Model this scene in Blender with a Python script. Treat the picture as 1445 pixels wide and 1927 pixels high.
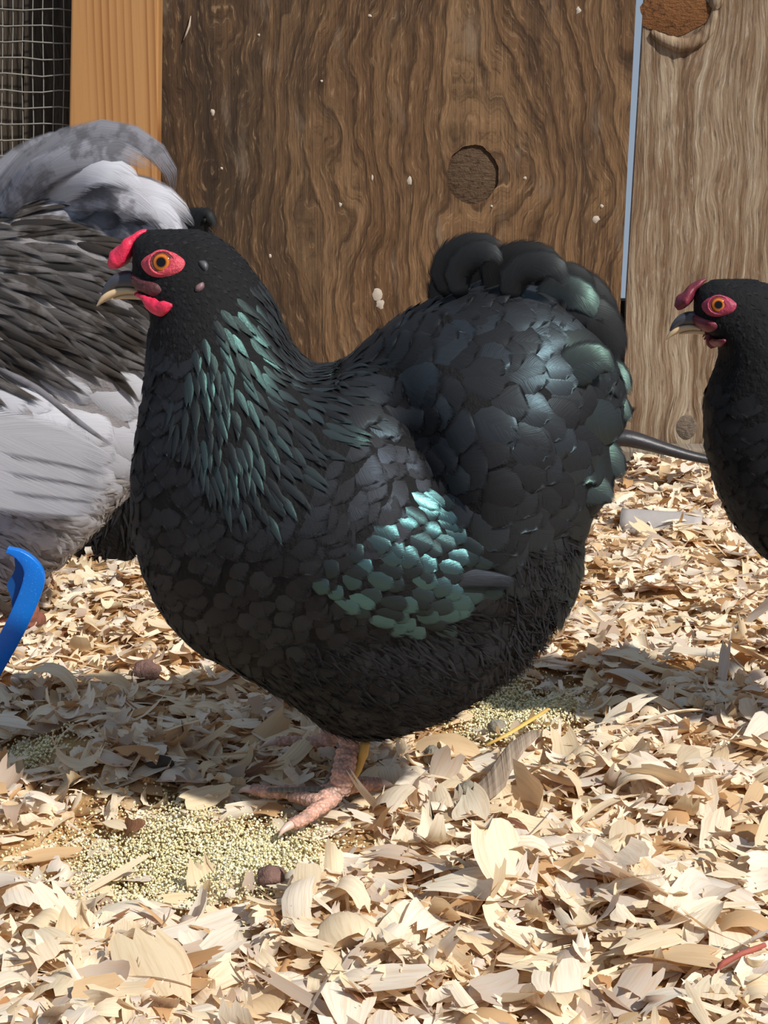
import bpy, math, random
import numpy as np
from mathutils import Vector, Matrix, Quaternion
from mathutils.bvhtree import BVHTree
from mathutils import noise as mnoise

random.seed(7); RNG = np.random.default_rng(11)
for o in list(bpy.data.objects): bpy.data.objects.remove(o)
scene = bpy.context.scene
COL = scene.collection

# ------------------------------------------------------------------ camera
W, H, F = 1445.0, 1927.0, 3700.0
CAM = Vector((0, 0, 0.46)); HOR = 22.0
PITCH = math.atan((H/2 - HOR)/F)
cd = bpy.data.cameras.new('camera'); cam = bpy.data.objects.new('camera', cd); COL.objects.link(cam)
cd.sensor_fit = 'VERTICAL'; cd.sensor_height = 24.0; cd.lens = 24.0*F/H
cd.clip_start = 0.01; cd.clip_end = 50
cam.location = CAM; cam.rotation_euler = (math.pi/2 - PITCH, 0, 0)
scene.camera = cam
# ------------------------------------------------------------------ world, sun, exposure
world = bpy.data.worlds.new('sky'); scene.world = world; world.use_nodes = True
bg = world.node_tree.nodes['Background']
bg.inputs['Color'].default_value = (0.64, 0.79, 1.0, 1); bg.inputs['Strength'].default_value = 0.40
sd = bpy.data.lights.new('sun', 'SUN'); sun = bpy.data.objects.new('sun', sd); COL.objects.link(sun)
sd.energy = 4.8; sd.angle = math.radians(1.6); sd.color = (1.0, 0.95, 0.87)
SUN_DIR = Vector((-0.68, 0.60, -0.92)).normalized()          # where the light travels
sun.rotation_euler = SUN_DIR.to_track_quat('-Z', 'Y').to_euler()
sun.location = (1.2, -0.6, 2)
vs = scene.view_settings
vs.view_transform = 'Standard'; vs.look = 'None'; vs.exposure = 0.12; vs.gamma = 1.0
vs.use_curve_mapping = False

# ------------------------------------------------------------------ pixel helpers
CP, SP = math.cos(PITCH), math.sin(PITCH)
def ray(px, py):
    a, b = (px - W/2)/F, (H/2 - py)/F
    return Vector((a, CP + b*SP, -SP + b*CP))
def at_y(px, py, Y):
    d = ray(px, py); return CAM + d*(Y/d.y)
def at_z(px, py, z=0.0):
    d = ray(px, py); return CAM + d*((z - CAM.z)/d.z)
def proj(p):
    q = Vector(p) - CAM
    f = q.y*CP - q.z*SP; u = q.y*SP + q.z*CP
    return (W/2 + F*q.x/f, H/2 - F*u/f)
def ppm(Y): return Y*1.03/F                                   # metres per pixel about depth Y

# ------------------------------------------------------------------ object helpers
def tag(o, label=None, cat=None, group=None, kind=None):
    if label: o['label'] = label
    if cat: o['category'] = cat
    if group: o['group'] = group
    if kind: o['kind'] = kind
    return o
def empty(name, loc=(0, 0, 0)):
    o = bpy.data.objects.new(name, None); COL.objects.link(o); o.location = loc
    o.empty_display_size = 0.02
    return o
def link(name, me, mat=None, parent=None, smooth=True):
    o = bpy.data.objects.new(name, me); COL.objects.link(o)
    if mat is not None and not me.materials: me.materials.append(mat)
    if smooth and len(me.polygons): me.polygons.foreach_set('use_smooth', [True]*len(me.polygons))
    if parent is not None:
        o.parent = parent; o.matrix_parent_inverse = Matrix.Translation(-parent.location)
    return o
def mesh_np(name, V, Fq, UV=None, attr=None):
    """V (n,3), Fq (m,4) quads, UV (n,2) per vertex, attr {name: (n,)}"""
    me = bpy.data.meshes.new(name)
    V = np.asarray(V, np.float32); Fq = np.asarray(Fq, np.int32)
    me.vertices.add(len(V)); me.vertices.foreach_set('co', V.ravel())
    me.loops.add(Fq.size); me.loops.foreach_set('vertex_index', Fq.ravel())
    me.polygons.add(len(Fq)); me.polygons.foreach_set('loop_start', np.arange(len(Fq), dtype=np.int32)*Fq.shape[1])
    if UV is not None:
        uv = me.uv_layers.new(name='UVMap'); uv.data.foreach_set('uv', np.asarray(UV, np.float32)[Fq.ravel()].ravel())
    if attr:
        for k, a in attr.items():
            at = me.attributes.new(k, 'FLOAT', 'POINT'); at.data.foreach_set('value', np.asarray(a, np.float32))
    me.update(calc_edges=True); me.validate()
    return me
def mesh_py(name, V, Fs):
    me = bpy.data.meshes.new(name); me.from_pydata([tuple(v) for v in V], [], Fs); me.update(); return me
def catmull(P, n, closed=False):
    P = [np.array(p, float) for p in P]; N = len(P); out = []
    segs = N if closed else N - 1
    for i in range(segs):
        a = P[(i-1) % N] if closed else P[max(i-1, 0)]; b = P[i]; c = P[(i+1) % N]
        d = P[(i+2) % N] if closed else P[min(i+2, N-1)]
        for k in range(n):
            t = k/n
            out.append(0.5*((2*b) + (c-a)*t + (2*a-5*b+4*c-d)*t*t + (3*b-a-3*c+d)*t**3))
    if not closed: out.append(P[-1])
    return np.array(out)
def tube(path, ra, rb=None, seg=12, up=(0, 0, 1), caps=True, lump=0, seed=0):
    """rings about a 3D path; ra sideways radius, rb radius along 'up'"""
    path = [Vector(p) for p in path]; n = len(path); rb = ra if rb is None else rb
    V, Fs = [], []; up = Vector(up)
    for i, p in enumerate(path):
        t = (path[min(i+1, n-1)] - path[max(i-1, 0)]).normalized()
        s = t.cross(up)
        if s.length < 1e-4: s = t.cross(Vector((0, 1, 0)))
        s.normalize(); u = s.cross(t).normalized()
        for k in range(seg):
            a = 2*math.pi*k/seg
            q = p + s*(ra[i]*math.cos(a)) + u*(rb[i]*math.sin(a))
            if lump: q += (q-p)*lump*mnoise.noise(Vector((q.x*160+seed, q.y*160, q.z*160)))
            V.append(q)
    for i in range(n-1):
        for k in range(seg):
            a, b = i*seg+k, i*seg+(k+1) % seg
            Fs.append((a, b, b+seg, a+seg))
    if caps:
        V.append(path[0]); c0 = len(V)-1; V.append(path[-1]); c1 = len(V)-1
        for k in range(seg):
            Fs.append((c0, (k+1) % seg, k)); Fs.append((c1, (n-1)*seg+k, (n-1)*seg+(k+1) % seg))
    return V, Fs
def box(x0, x1, y0, y1, z0, z1):
    V = [(x, y, z) for x in (x0, x1) for y in (y0, y1) for z in (z0, z1)]
    return V, [(0, 1, 3, 2), (4, 6, 7, 5), (0, 4, 5, 1), (2, 3, 7, 6), (0, 2, 6, 4), (1, 5, 7, 3)]
def bevel(o, w, seg=2):
    m = o.modifiers.new('bevel', 'BEVEL'); m.width = w; m.segments = seg; m.limit_method = 'ANGLE'
    return o

# ------------------------------------------------------------------ material helpers
class NT:
    def __init__(s, name):
        s.m = bpy.data.materials.new(name); s.m.use_nodes = True; s.t = s.m.node_tree
        s.t.nodes.clear(); s.out = s.t.nodes.new('ShaderNodeOutputMaterial')
    def n(s, typ, **kw):
        nd = s.t.nodes.new(typ)
        for k, v in kw.items(): setattr(nd, k, v)
        return nd
    def put(s, sock, v):
        if hasattr(v, 'is_linked'): s.t.links.new(v, sock)
        elif v is not None:
            if isinstance(v, (tuple, list)) and len(v) == 3 and sock.type == 'RGBA': v = (*v, 1)
            sock.default_value = v
    def math(s, op, a, b=None, c=None, clamp=False):
        nd = s.n('ShaderNodeMath', operation=op, use_clamp=clamp)
        for i, v in enumerate((a, b, c)):
            if v is not None: s.put(nd.inputs[i], v)
        return nd.outputs[0]
    def sep(s, v):
        nd = s.n('ShaderNodeSeparateXYZ'); s.put(nd.inputs[0], v); return nd.outputs
    def comb(s, x=0.0, y=0.0, z=0.0):
        nd = s.n('ShaderNodeCombineXYZ')
        for i, v in enumerate((x, y, z)): s.put(nd.inputs[i], v)
        return nd.outputs[0]
    def noise(s, vec, scale=5.0, detail=4.0, rough=0.55, dist=0.0):
        nd = s.n('ShaderNodeTexNoise'); s.put(nd.inputs['Vector'], vec)
        nd.inputs['Scale'].default_value = scale; nd.inputs['Detail'].default_value = detail
        nd.inputs['Roughness'].default_value = rough; nd.inputs['Distortion'].default_value = dist
        return nd.outputs['Fac']
    def ramp(s, fac, stops, interp='LINEAR'):
        nd = s.n('ShaderNodeValToRGB'); cr = nd.color_ramp; cr.interpolation = interp
        while len(cr.elements) < len(stops): cr.elements.new(0.5)
        for e, (p, c) in zip(cr.elements, stops):
            e.position = p; e.color = (*c, 1) if len(c) == 3 else c
        s.put(nd.inputs[0], fac); return nd.outputs[0]
    def mix(s, fac, a, b, blend='MIX'):
        nd = s.n('ShaderNodeMix', data_type='RGBA', blend_type=blend)
        s.put(nd.inputs[0], fac); s.put(nd.inputs[6], a); s.put(nd.inputs[7], b); return nd.outputs[2]
    def sm(s, v, a, b):
        nd = s.n('ShaderNodeMapRange', interpolation_type='SMOOTHSTEP')
        s.put(nd.inputs[0], v); nd.inputs[1].default_value = a; nd.inputs[2].default_value = b; return nd.outputs[0]
    def obj(s): return s.n('ShaderNodeTexCoord').outputs['Object']
    def uv(s): return s.n('ShaderNodeTexCoord').outputs['UV']
    def attr(s, name):
        nd = s.n('ShaderNodeAttribute'); nd.attribute_name = name; return nd.outputs['Fac']
    def bump(s, h, strength=0.4, dist=0.002):
        nd = s.n('ShaderNodeBump'); s.put(nd.inputs['Height'], h)
        nd.inputs['Strength'].default_value = strength; nd.inputs['Distance'].default_value = dist
        return nd.outputs[0]
    def bsdf(s, color, rough=0.6, normal=None, spec=0.5, metallic=0.0, **kw):
        b = s.n('ShaderNodeBsdfPrincipled'); s.put(b.inputs['Base Color'], color); s.put(b.inputs['Roughness'], rough)
        s.put(b.inputs['Specular IOR Level'], spec); s.put(b.inputs['Metallic'], metallic)
        if normal is not None: s.put(b.inputs['Normal'], normal)
        for k, v in kw.items(): s.put(b.inputs[k], v)
        return b.outputs[0]
    def done(s, sh):
        s.t.links.new(sh, s.out.inputs[0]); return s.m
def lin(r, g, b): return tuple(((c/255)/12.92 if c/255 <= 0.04045 else ((c/255+0.055)/1.055)**2.4) for c in (r, g, b))
def simple(name, color, rough=0.5, nscale=0, namp=0.25, bscale=0, bstr=0.3, bdist=0.001, **kw):
    t = NT(name); c = color; nm = None
    if nscale:
        k = t.noise(t.obj(), nscale, 4); c = t.mix(k, tuple(x*(1-namp) for x in color), tuple(min(1, x*(1+namp)) for x in color))
    if bscale: nm = t.bump(t.noise(t.obj(), bscale, 3), bstr, bdist)
    return t.done(t.bsdf(c, rough, nm, **kw))

# ------------------------------------------------------------------ WALL
WY = 2.06
KN = at_y(889, 329, WY)                                        # big knot
def wood_plywood(name, stain_x0, stain_x1):
    t = NT(name); x, y, z = t.sep(t.obj())
    def bow(xx, c, a, b, amt):                                 # grain lines bow round a knot
        dx = t.math('SUBTRACT', xx, c.x); dz = t.math('SUBTRACT', z, c.z)
        r = t.math('ADD', t.math('POWER', t.math('ABSOLUTE', t.math('DIVIDE', dx, a)), 2), t.math('POWER', t.math('ABSOLUTE', t.math('DIVIDE', dz, b)), 2))
        e = t.math('EXPONENT', t.math('MULTIPLY', r, -1))
        return t.math('SUBTRACT', xx, t.math('MULTIPLY', t.math('MULTIPLY', dx, e), amt))
    xw = bow(x, KN, 0.075, 0.11, 0.86)
    warp = t.noise(t.comb(t.math('MULTIPLY', x, 9), 0, t.math('MULTIPLY', z, 5.5)), 1, 2, 0.5)
    warp2 = t.noise(t.comb(t.math('MULTIPLY', x, 40), 3, t.math('MULTIPLY', z, 14)), 1, 3, 0.6)
    xw = t.math('ADD', xw, t.math('MULTIPLY', t.math('SUBTRACT', warp, 0.5), 0.13))
    xw = t.math('ADD', xw, t.math('MULTIPLY', t.math('SUBTRACT', warp2, 0.5), 0.02))
    # growth bands: sharp dark latewood after a slow ramp
    ph = t.math('FRACT', t.math('MULTIPLY', xw, 46))
    band = t.math('POWER', ph, 2.6)
    band = t.math('MULTIPLY', band, t.sm(ph, 1.0, 0.86))
    var = t.noise(t.comb(t.math('MULTIPLY', xw, 16), 7, t.math('MULTIPLY', z, 2)), 1, 3, 0.6)
    fib = t.noise(t.comb(t.math('MULTIPLY', x, 700), 0, t.math('MULTIPLY', z, 16)), 1, 4, 0.65)
    blot = t.noise(t.comb(t.math('MULTIPLY', x, 22), 5, t.math('MULTIPLY', z, 7)), 1, 4, 0.6)
    base = t.ramp(var, [(0.25, lin(74, 53, 36)), (0.45, lin(108, 80, 55)), (0.6, lin(124, 95, 67)), (0.78, lin(146, 116, 86))])
    base = t.mix(t.math('MULTIPLY', band, 0.95), base, lin(42, 27, 18))
    base = t.mix(t.math('MULTIPLY', t.sm(blot, 0.50, 0.66), 0.62), base, lin(58, 42, 32))
    base = t.mix(t.math('MULTIPLY', t.sm(fib, 0.45, 0.70), 0.55), base, lin(44, 31, 22))
    base = t.mix(t.math('MULTIPLY', t.sm(fib, 0.45, 0.25), 0.40), base, lin(166, 136, 104))
    # dirt and water stain running down the left part of the sheet
    st = t.sm(x, stain_x1, stain_x0)
    streak = t.noise(t.comb(t.math('MULTIPLY', x, 38), 2, t.math('MULTIPLY', z, 4)), 1, 4, 0.6, 0.3)
    st = t.math('MULTIPLY', st, t.sm(streak, 0.20, 0.62))
    base = t.mix(t.math('MULTIPLY', st, 0.72), base, lin(42, 36, 31))
    flk = t.noise(t.comb(t.math('MULTIPLY', xw, 330), 4, t.math('MULTIPLY', z, 38)), 1, 5, 0.7)
    base = t.mix(t.math('MULTIPLY', t.sm(flk, 0.50, 0.66), 0.60), base, lin(40, 28, 20))
    base = t.mix(t.math('MULTIPLY', t.sm(flk, 0.46, 0.32), 0.42), base, lin(172, 140, 106))
    gre = t.noise(t.comb(t.math('MULTIPLY', x, 30), 9, t.math('MULTIPLY', z, 12)), 1, 4, 0.6)
    base = t.mix(t.math('MULTIPLY', t.sm(gre, 0.56, 0.74), 0.45), base, lin(128, 112, 96))
    h = t.math('ADD', t.math('SUBTRACT', t.math('MULTIPLY', fib, 0.8), flk), t.math('MULTIPLY', band, -0.6))
    return t.done(t.bsdf(base, 0.75, t.bump(h, 0.55, 0.0012), spec=0.2))
def wood_grey(name, cols, seed=0.0, fine=600, knots=()):
    t = NT(name); x, y, z = t.sep(t.obj()); xw = x
    for (c, a, b, amt) in knots:
        dx = t.math('SUBTRACT', x, c.x); dz = t.math('SUBTRACT', z, c.z)
        r = t.math('ADD', t.math('POWER', t.math('ABSOLUTE', t.math('DIVIDE', dx, a)), 2), t.math('POWER', t.math('ABSOLUTE', t.math('DIVIDE', dz, b)), 2))
        xw = t.math('SUBTRACT', xw, t.math('MULTIPLY', t.math('MULTIPLY', dx, t.math('EXPONENT', t.math('MULTIPLY', r, -1))), amt))
    warp = t.noise(t.comb(t.math('MULTIPLY', x, 12), seed, t.math('MULTIPLY', z, 6)), 1, 3, 0.5)
    xw = t.math('ADD', xw, t.math('MULTIPLY', t.math('SUBTRACT', warp, 0.5), 0.04))
    a = t.noise(t.comb(t.math('MULTIPLY', xw, 110), seed, t.math('MULTIPLY', z, 4.5)), 1, 5, 0.65)
    fib = t.noise(t.comb(t.math('MULTIPLY', xw, fine), seed+3, t.math('MULTIPLY', z, 14)), 1, 4, 0.65)
    b = t.noise(t.comb(t.math('MULTIPLY', x, 26), seed+5, t.math('MULTIPLY', z, 9)), 1, 4, 0.6)
    base = t.ramp(a, [(0.22, cols[0]), (0.45, cols[1]), (0.62, cols[2]), (0.8, cols[3])])
    base = t.mix(t.math('MULTIPLY', t.sm(b, 0.48, 0.72), 0.5), base, cols[1])
    base = t.mix(t.math('MULTIPLY', t.sm(fib, 0.48, 0.75), 0.55), base, cols[0])
    flk = t.noise(t.comb(t.math('MULTIPLY', xw, 340), seed+1, t.math('MULTIPLY', z, 30)), 1, 5, 0.7)
    base = t.mix(t.math('MULTIPLY', t.sm(flk, 0.52, 0.66), 0.65), base, cols[0])
    base = t.mix(t.math('MULTIPLY', t.sm(flk, 0.46, 0.30), 0.5), base, cols[3])
    h = t.math('SUBTRACT', t.math('ADD', t.math('MULTIPLY', fib, 0.7), t.math('MULTIPLY', a, 0.8)), flk)
    return t.done(t.bsdf(base, 0.8, t.bump(h, 0.8, 0.0018), spec=0.2))

K2 = at_y(1288, 20, WY); K3 = at_y(1292, 805, WY)
M_PLY = wood_plywood('plywood', at_y(430, 300, WY).x, at_y(720, 300, WY).x)
M_GREY = wood_grey('weathered_board', [lin(62, 48, 38), lin(122, 98, 76), lin(162, 144, 122), lin(200, 190, 174)], 2.0,
                   knots=[(K2, 0.035, 0.05, 0.8), (K3, 0.02, 0.03, 0.8)])
M_DARK = wood_grey('dark_plank', [lin(30, 26, 22), lin(58, 50, 42), lin(82, 72, 62), lin(110, 100, 88)], 8.0)
def wood_stud():
    t = NT('fresh_stud'); x, y, z = t.sep(t.obj())
    w = t.noise(t.comb(t.math('MULTIPLY', x, 10), 1, t.math('MULTIPLY', z, 1.5)), 1, 2)
    xw = t.math('ADD', x, t.math('MULTIPLY', w, 0.012))
    ph = t.math('FRACT', t.math('MULTIPLY', xw, 135)); band = t.math('MULTIPLY', t.math('POWER', ph, 2), t.sm(ph, 1.0, 0.85))
    area = t.noise(t.comb(t.math('MULTIPLY', x, 38), 4, t.math('MULTIPLY', z, 1)), 1, 2)
    fib = t.noise(t.comb(t.math('MULTIPLY', x, 900), 0, t.math('MULTIPLY', z, 20)), 1, 3)
    base = t.mix(t.noise(t.comb(t.math('MULTIPLY', x, 30), 0, t.math('MULTIPLY', z, 3)), 1, 3), lin(164, 118, 70), lin(182, 138, 90))
    base = t.mix(t.math('MULTIPLY', band, t.sm(area, 0.35, 0.6)), base, lin(118, 68, 30))
    base = t.mix(t.math('MULTIPLY', fib, 0.25), base, lin(150, 96, 48))
    return t.done(t.bsdf(base, 0.6, t.bump(fib, 0.25, 0.0006), spec=0.3))
M_STUD = wood_stud()

wall = empty('wall_back', (0, WY, 0)); tag(wall, 'wooden coop wall of plywood and weathered boards', kind='structure')
def panel(name, pts_px, Y, th, mat, hole=None):
    """polygonal sheet in the wall plane, corners by pixel, optional elliptical hole (centre, rx, rz)"""
    P = [at_y(px, py, Y) for px, py in pts_px]
    if hole is None:
        V = [(p.x, Y, p.z) for p in P] + [(p.x, Y+th, p.z) for p in P]; n = len(P)
        Fs = [tuple(range(n))[::-1], tuple(range(n, 2*n))] + [(i, (i+1) % n, n+(i+1) % n, n+i) for i in range(n)]
    else:
        c, rx, rz = hole; N = 64; V, Fs = [], []; ring = []
        for k in range(N):
            a = 2*math.pi*k/N; d = Vector((math.cos(a), 0, math.sin(a)))
            best = 9.0
            for i in range(len(P)):                            # where the spoke meets the border
                p, q = P[i], P[(i+1) % len(P)]; e = q - p
                den = d.x*e.z - d.z*e.x
                if abs(den) < 1e-9: continue
                s_ = ((p.x-c.x)*e.z - (p.z-c.z)*e.x)/den; u = ((p.x-c.x)*d.z - (p.z-c.z)*d.x)/den
                if s_ > 0 and -1e-6 <= u <= 1+1e-6: best = min(best, s_)
            jag = 1 + 0.07*mnoise.noise(Vector((math.cos(a)*2.4, math.sin(a)*2.4, 3)))+0.03*mnoise.noise(Vector((math.cos(a)*7, math.sin(a)*7, 1)))
            ring.append((c.x+rx*jag*d.x, c.z+rz*jag*d.z, c.x+best*d.x, c.z+best*d.z))
        for (a0, b0, a1, b1) in ring:
            V += [(a0, Y, b0), (a1, Y, b1), (a0, Y+th, b0), (a1, Y+th, b1)]
        for k in range(N):
            i, j = 4*k, 4*((k+1) % N)
            Fs += [(i, i+1, j+1, j), (i+2, j+2, j+3, i+3), (i, j, j+2, i+2), (i+1, i+3, j+3, j+1)]
        for p in P:                                            # true corners
            k = min(range(N), key=lambda k: (V[4*k+1][0]-p.x)**2+(V[4*k+1][2]-p.z)**2)
            V[4*k+1] = (p.x, Y, p.z); V[4*k+3] = (p.x, Y+th, p.z)
    return link(name, mesh_py(name, V, Fs), mat, wall, smooth=False)
kx, kz = 47*ppm(WY), 53*ppm(WY)
ply = panel('plywood_panel', [(250, -420), (1218, -420), (1197, 0), (1168, 560), (1160, 905), (235, 905)], WY, 0.012, M_PLY, hole=(KN, kx, kz))
tag(ply, 'brown stained plywood sheet with a big knot')
# knot plug set back in the hole, cracked at the rim
def blob_disc(c, rx, rz, Y, depth, seed, rings=6, seg=32, amp=0.1):
    V = [(c.x, Y-depth, c.z)]; Fs = []
    for r in range(1, rings+1):
        for k in range(seg):
            a = 2*math.pi*k/seg; s_ = r/rings
            j = 1 + amp*mnoise.noise(Vector((math.cos(a)*1.6+seed, math.sin(a)*1.6, seed)))
            x, z = c.x+rx*s_*j*math.cos(a), c.z+rz*s_*j*math.sin(a)
            dep = depth*(1 - s_**2.5) + 0.3*depth*mnoise.noise(Vector((x*400, z*400, seed)))*(1-s_)
            V.append((x, Y-dep, z))
    for k in range(seg): Fs.append((0, 1+k, 1+(k+1) % seg))
    for r in range(rings-1):
        for k in range(seg):
            a, b = 1+r*seg+k, 1+r*seg+(k+1) % seg; Fs.append((a, a+seg, b+seg, b))
    return V, Fs
def knot_mat(name, c, a, b):
    t = NT(name); x, y, z = t.sep(t.obj())
    n1 = t.noise(t.comb(t.math('MULTIPLY', x, 120), 0, t.math('MULTIPLY', z, 420)), 1, 4, 0.7)
    n2 = t.noise(t.obj(), 160, 4, 0.7)
    base = t.mix(n1, a, b); base = t.mix(t.math('MULTIPLY', t.sm(n2, 0.5, 0.7), 0.6), base, lin(32, 22, 16))
    return t.done(t.bsdf(base, 0.85, t.bump(t.math('ADD', n1, n2), 0.9, 0.003), spec=0.2))
M_KNOT = knot_mat('knot_wood', KN, lin(60, 44, 32), lin(112, 90, 70))
V, Fs = blob_disc(KN, kx*1.06, kz*1.06, WY+0.0035, 0.0028, 2.0); link('knot', mesh_py('knot', V, Fs), M_KNOT, wall)
board = panel('weathered_board', [(1242, -420), (1213, 0), (1179, 560), (1168, 905), (2700, 905), (2720, -420)], WY+0.002, 0.012, M_GREY)
tag(board, 'grey weathered board right of the bright gap')
M_KNOT2 = knot_mat('grey_knot', K3, lin(84, 72, 62), lin(140, 126, 112))
V, Fs = blob_disc(at_y(1292, 805, WY), 21*ppm(WY), 24*ppm(WY), WY+0.0022, 0.0022, 5.0); link('knot', mesh_py('knot', V, Fs), M_KNOT2, wall)
# broken-out burl at the top of the grey board: raised rim round an orange rotten patch
M_ROT = knot_mat('rotten_wood', K2, lin(138, 92, 54), lin(92, 60, 38))
V, Fs = blob_disc(at_y(1268, 22, WY), 62*ppm(WY), 40*ppm(WY), WY+0.001, 0.002, 8.0, amp=0.2); link('rotten_patch', mesh_py('rotten_patch', V, Fs), M_ROT, wall)
rim = catmull([(1225, 60), (1252, 76), (1285, 85), (1318, 72), (1338, 45), (1346, 10), (1348, -40)], 6)
pp = [at_y(a, b, WY+0.001) for a, b in rim]; n = len(pp)
rr = [(4+9*math.sin(math.pi*min(1, (i+2)/(n*0.9))))*ppm(WY) if i < n*0.8 else 12*ppm(WY) for i in range(n)]
V, Fs = tube(pp, rr, [r*0.9 for r in rr], 10, up=(0, -1, 0), lump=0.25); link('burl_rim', mesh_py('burl_rim', V, Fs), M_GREY, wall)
# lower backing strip that closes the gap below, dark planks behind the wire, and the sill
back = panel('backing_strip', [(1130, 566), (1230, 566), (1225, 930), (1125, 930)], WY+0.026, 0.02, M_DARK)
for i, (a, b) in enumerate([(-1210, -1086), (-1082, -962), (-958, -836), (-832, -710), (-706, -584), (-580, -458), (-454, -334), (-330, -205), (-200, -76), (-71, 44), (48, 176), (180, 262)]):
    panel('dark_plank', [(a, -420), (b, -420), (b-6, 905), (a-6, 905)], WY+0.012+0.002*(i % 2), 0.02, M_DARK)
stud_pts = [(142, -420), (300, -420), (299, 0), (296, 300), (290, 905), (122, 905), (130, 240), (134, 0)]
P = [at_y(a, b, WY-0.038) for a, b in stud_pts]
V = [(p.x, WY-0.038, p.z) for p in P] + [(p.x, WY-0.0005, p.z) for p in P]; n = len(P)
Fs = [tuple(range(n))[::-1], tuple(range(n, 2*n))] + [(i, (i+1) % n, n+(i+1) % n, n+i) for i in range(n)]
stud = bevel(link('stud', mesh_py('stud', V, Fs), M_STUD, wall, smooth=False), 0.002)
tag(stud, 'fresh orange pine stud')
M_SILL = wood_grey('dusty_sill', [lin(84, 74, 64), lin(124, 112, 100), lin(150, 140, 126), lin(176, 166, 150)], 4.0)
V, Fs = box(-1.1, 1.1, WY-0.03, WY, -0.02, 0.012); sill = bevel(link('trim_1', mesh_py('trim_1', V, Fs), M_SILL, None, False), 0.003)
tag(sill, 'dusty grey sill along the foot of the wall', kind='structure')
# white splashes and pits on the sheet
M_WHITE = simple('dried_white', lin(176, 164, 150), 0.9, 300, 0.25)
for i, (px, py, a, b) in enumerate([(771, 340, 5, 7), (709, 553, 9, 12), (716, 572, 8, 8), (1121, 413, 7, 6), (400, 211, 4, 6), (988, 335, 3, 3), (1088, 20, 5, 6),
                                    (508, 482, 3, 4), (605, 153, 2.5, 2.5), (487, 66, 2.5, 2.5), (700, 335, 2, 6), (417, 317, 2.5, 2.5), (1132, 388, 3, 3), (640, 385, 3, 4), (925, 388, 2.5, 2.5), (696, 30, 3, 3)]):
    c = at_y(px, py, WY); V, Fs = blob_disc(c, a*ppm(WY), b*ppm(WY), WY-0.0002, 0.0008, i*1.7, 3, 12, 0.5)
    link('white_splash', mesh_py('white_splash', V, Fs), M_WHITE, wall)
V, Fs = tube([at_y(a, b, WY-0.002) for a, b in [(345, 76), (351, 62), (356, 48), (359, 30)]], [0.0004, 0.0011, 0.0013, 0.0003], None, 6)
link('white_splash', mesh_py('white_splash', V, Fs), M_WHITE, wall)

# wire netting left of the stud
M_WIRE = simple('galvanised_wire', lin(150, 146, 138), 0.55, 200, 0.3, metallic=0.5)
wm = empty('wire_mesh', at_y(60, 350, WY-0.02)); tag(wm, 'galvanised wire mesh stretched beside the pine stud', 'wire mesh')
for k in range(-12, 14):
    py = 16 + 30.8*k
    pts = [at_y(x, py + 0.035*x + 2.2*math.sin(x*0.05+k) + (0.0 if x < 100 else -2), WY-0.016+0.0006*math.sin(k)) for x in (-800, -550, -300, -200, -110, -40, 10, 45, 80, 110, 134)]
    V, Fs = tube(pts, [0.00075]*len(pts), None, 6); link('wire', mesh_py('wire', V, Fs), M_WIRE, wm)
for k in range(-41, 7):
    px = 4 + 19.3*k
    if px > 128: continue
    pts = [at_y(px + 1.5*math.sin(y*0.02+k), y, WY-0.0148) for y in (-380, -200, -60, 40, 140, 240, 340, 420)]
    V, Fs = tube(pts, [0.0006]*len(pts), None, 6); link('wire', mesh_py('wire', V, Fs), M_WIRE, wm)

# ------------------------------------------------------------------ FLOOR
def smoothstep(a, b, x):
    t = np.clip((x-a)/(b-a), 0, 1); return t*t*(3-2*t)
FEED = [(at_z(330, 1580), 0.085, 0.075), (at_z(960, 1310), 0.055, 0.075), (at_z(40, 1400), 0.03, 0.03), (at_z(480, 1600), 0.05, 0.05)]
def feedness(x, y):
    f = np.zeros_like(x)
    for c, a, b in FEED: f = np.maximum(f, np.exp(-(((x-c.x)/a)**2 + ((y-c.y)/b)**2)*0.9))
    return f
def ground(x, y):
    x = np.asarray(x, float); y = np.asarray(y, float)
    h = 0.007*np.sin(x*17+1.3)*np.sin(y*14+0.4) + 0.004*np.sin(x*41+y*23) + 0.003*np.sin(x*67-y*51+2)
    h += 0.014*np.exp(-((x-0.16)/0.10)**2 - ((y-0.93)/0.09)**2)                # heap in front, right
    h -= 0.010*feedness(x, y)
    foot = np.exp(-((x+0.03)/0.09)**2 - ((y-1.12)/0.07)**2)
    h = h*(1-foot) - 0.004*foot
    return h - 0.006
xs = np.linspace(-1.1, 1.1, 240); ys = np.linspace(0.5, WY, 190)
X, Yg = np.meshgrid(xs, ys); Z = ground(X, Yg) + RNG.normal(0, 0.0008, X.shape)
V = np.stack([X.ravel(), Yg.ravel(), Z.ravel()], 1); nx = len(xs)
idx = (np.arange(len(ys)-1)[:, None]*nx + np.arange(nx-1)[None]).ravel()
Fq = np.stack([idx, idx+1, idx+1+nx, idx+nx], 1)
t = NT('sawdust_floor'); n1 = t.noise(t.obj(), 60, 5, 0.65); n2 = t.noise(t.obj(), 420, 4, 0.7)
base = t.ramp(n1, [(0.3, lin(120, 86, 54)), (0.5, lin(176, 140, 96)), (0.7, lin(212, 184, 140))])
base = t.mix(t.math('MULTIPLY', t.sm(n2, 0.5, 0.7), 0.5), base, lin(214, 190, 148))
M_FLOOR = t.done(t.bsdf(base, 0.9, t.bump(n2, 0.8, 0.003), spec=0.1))
floor = link('floor', mesh_np('floor', V, Fq), M_FLOOR); tag(floor, 'coop floor under the wood shavings', kind='structure')

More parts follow.
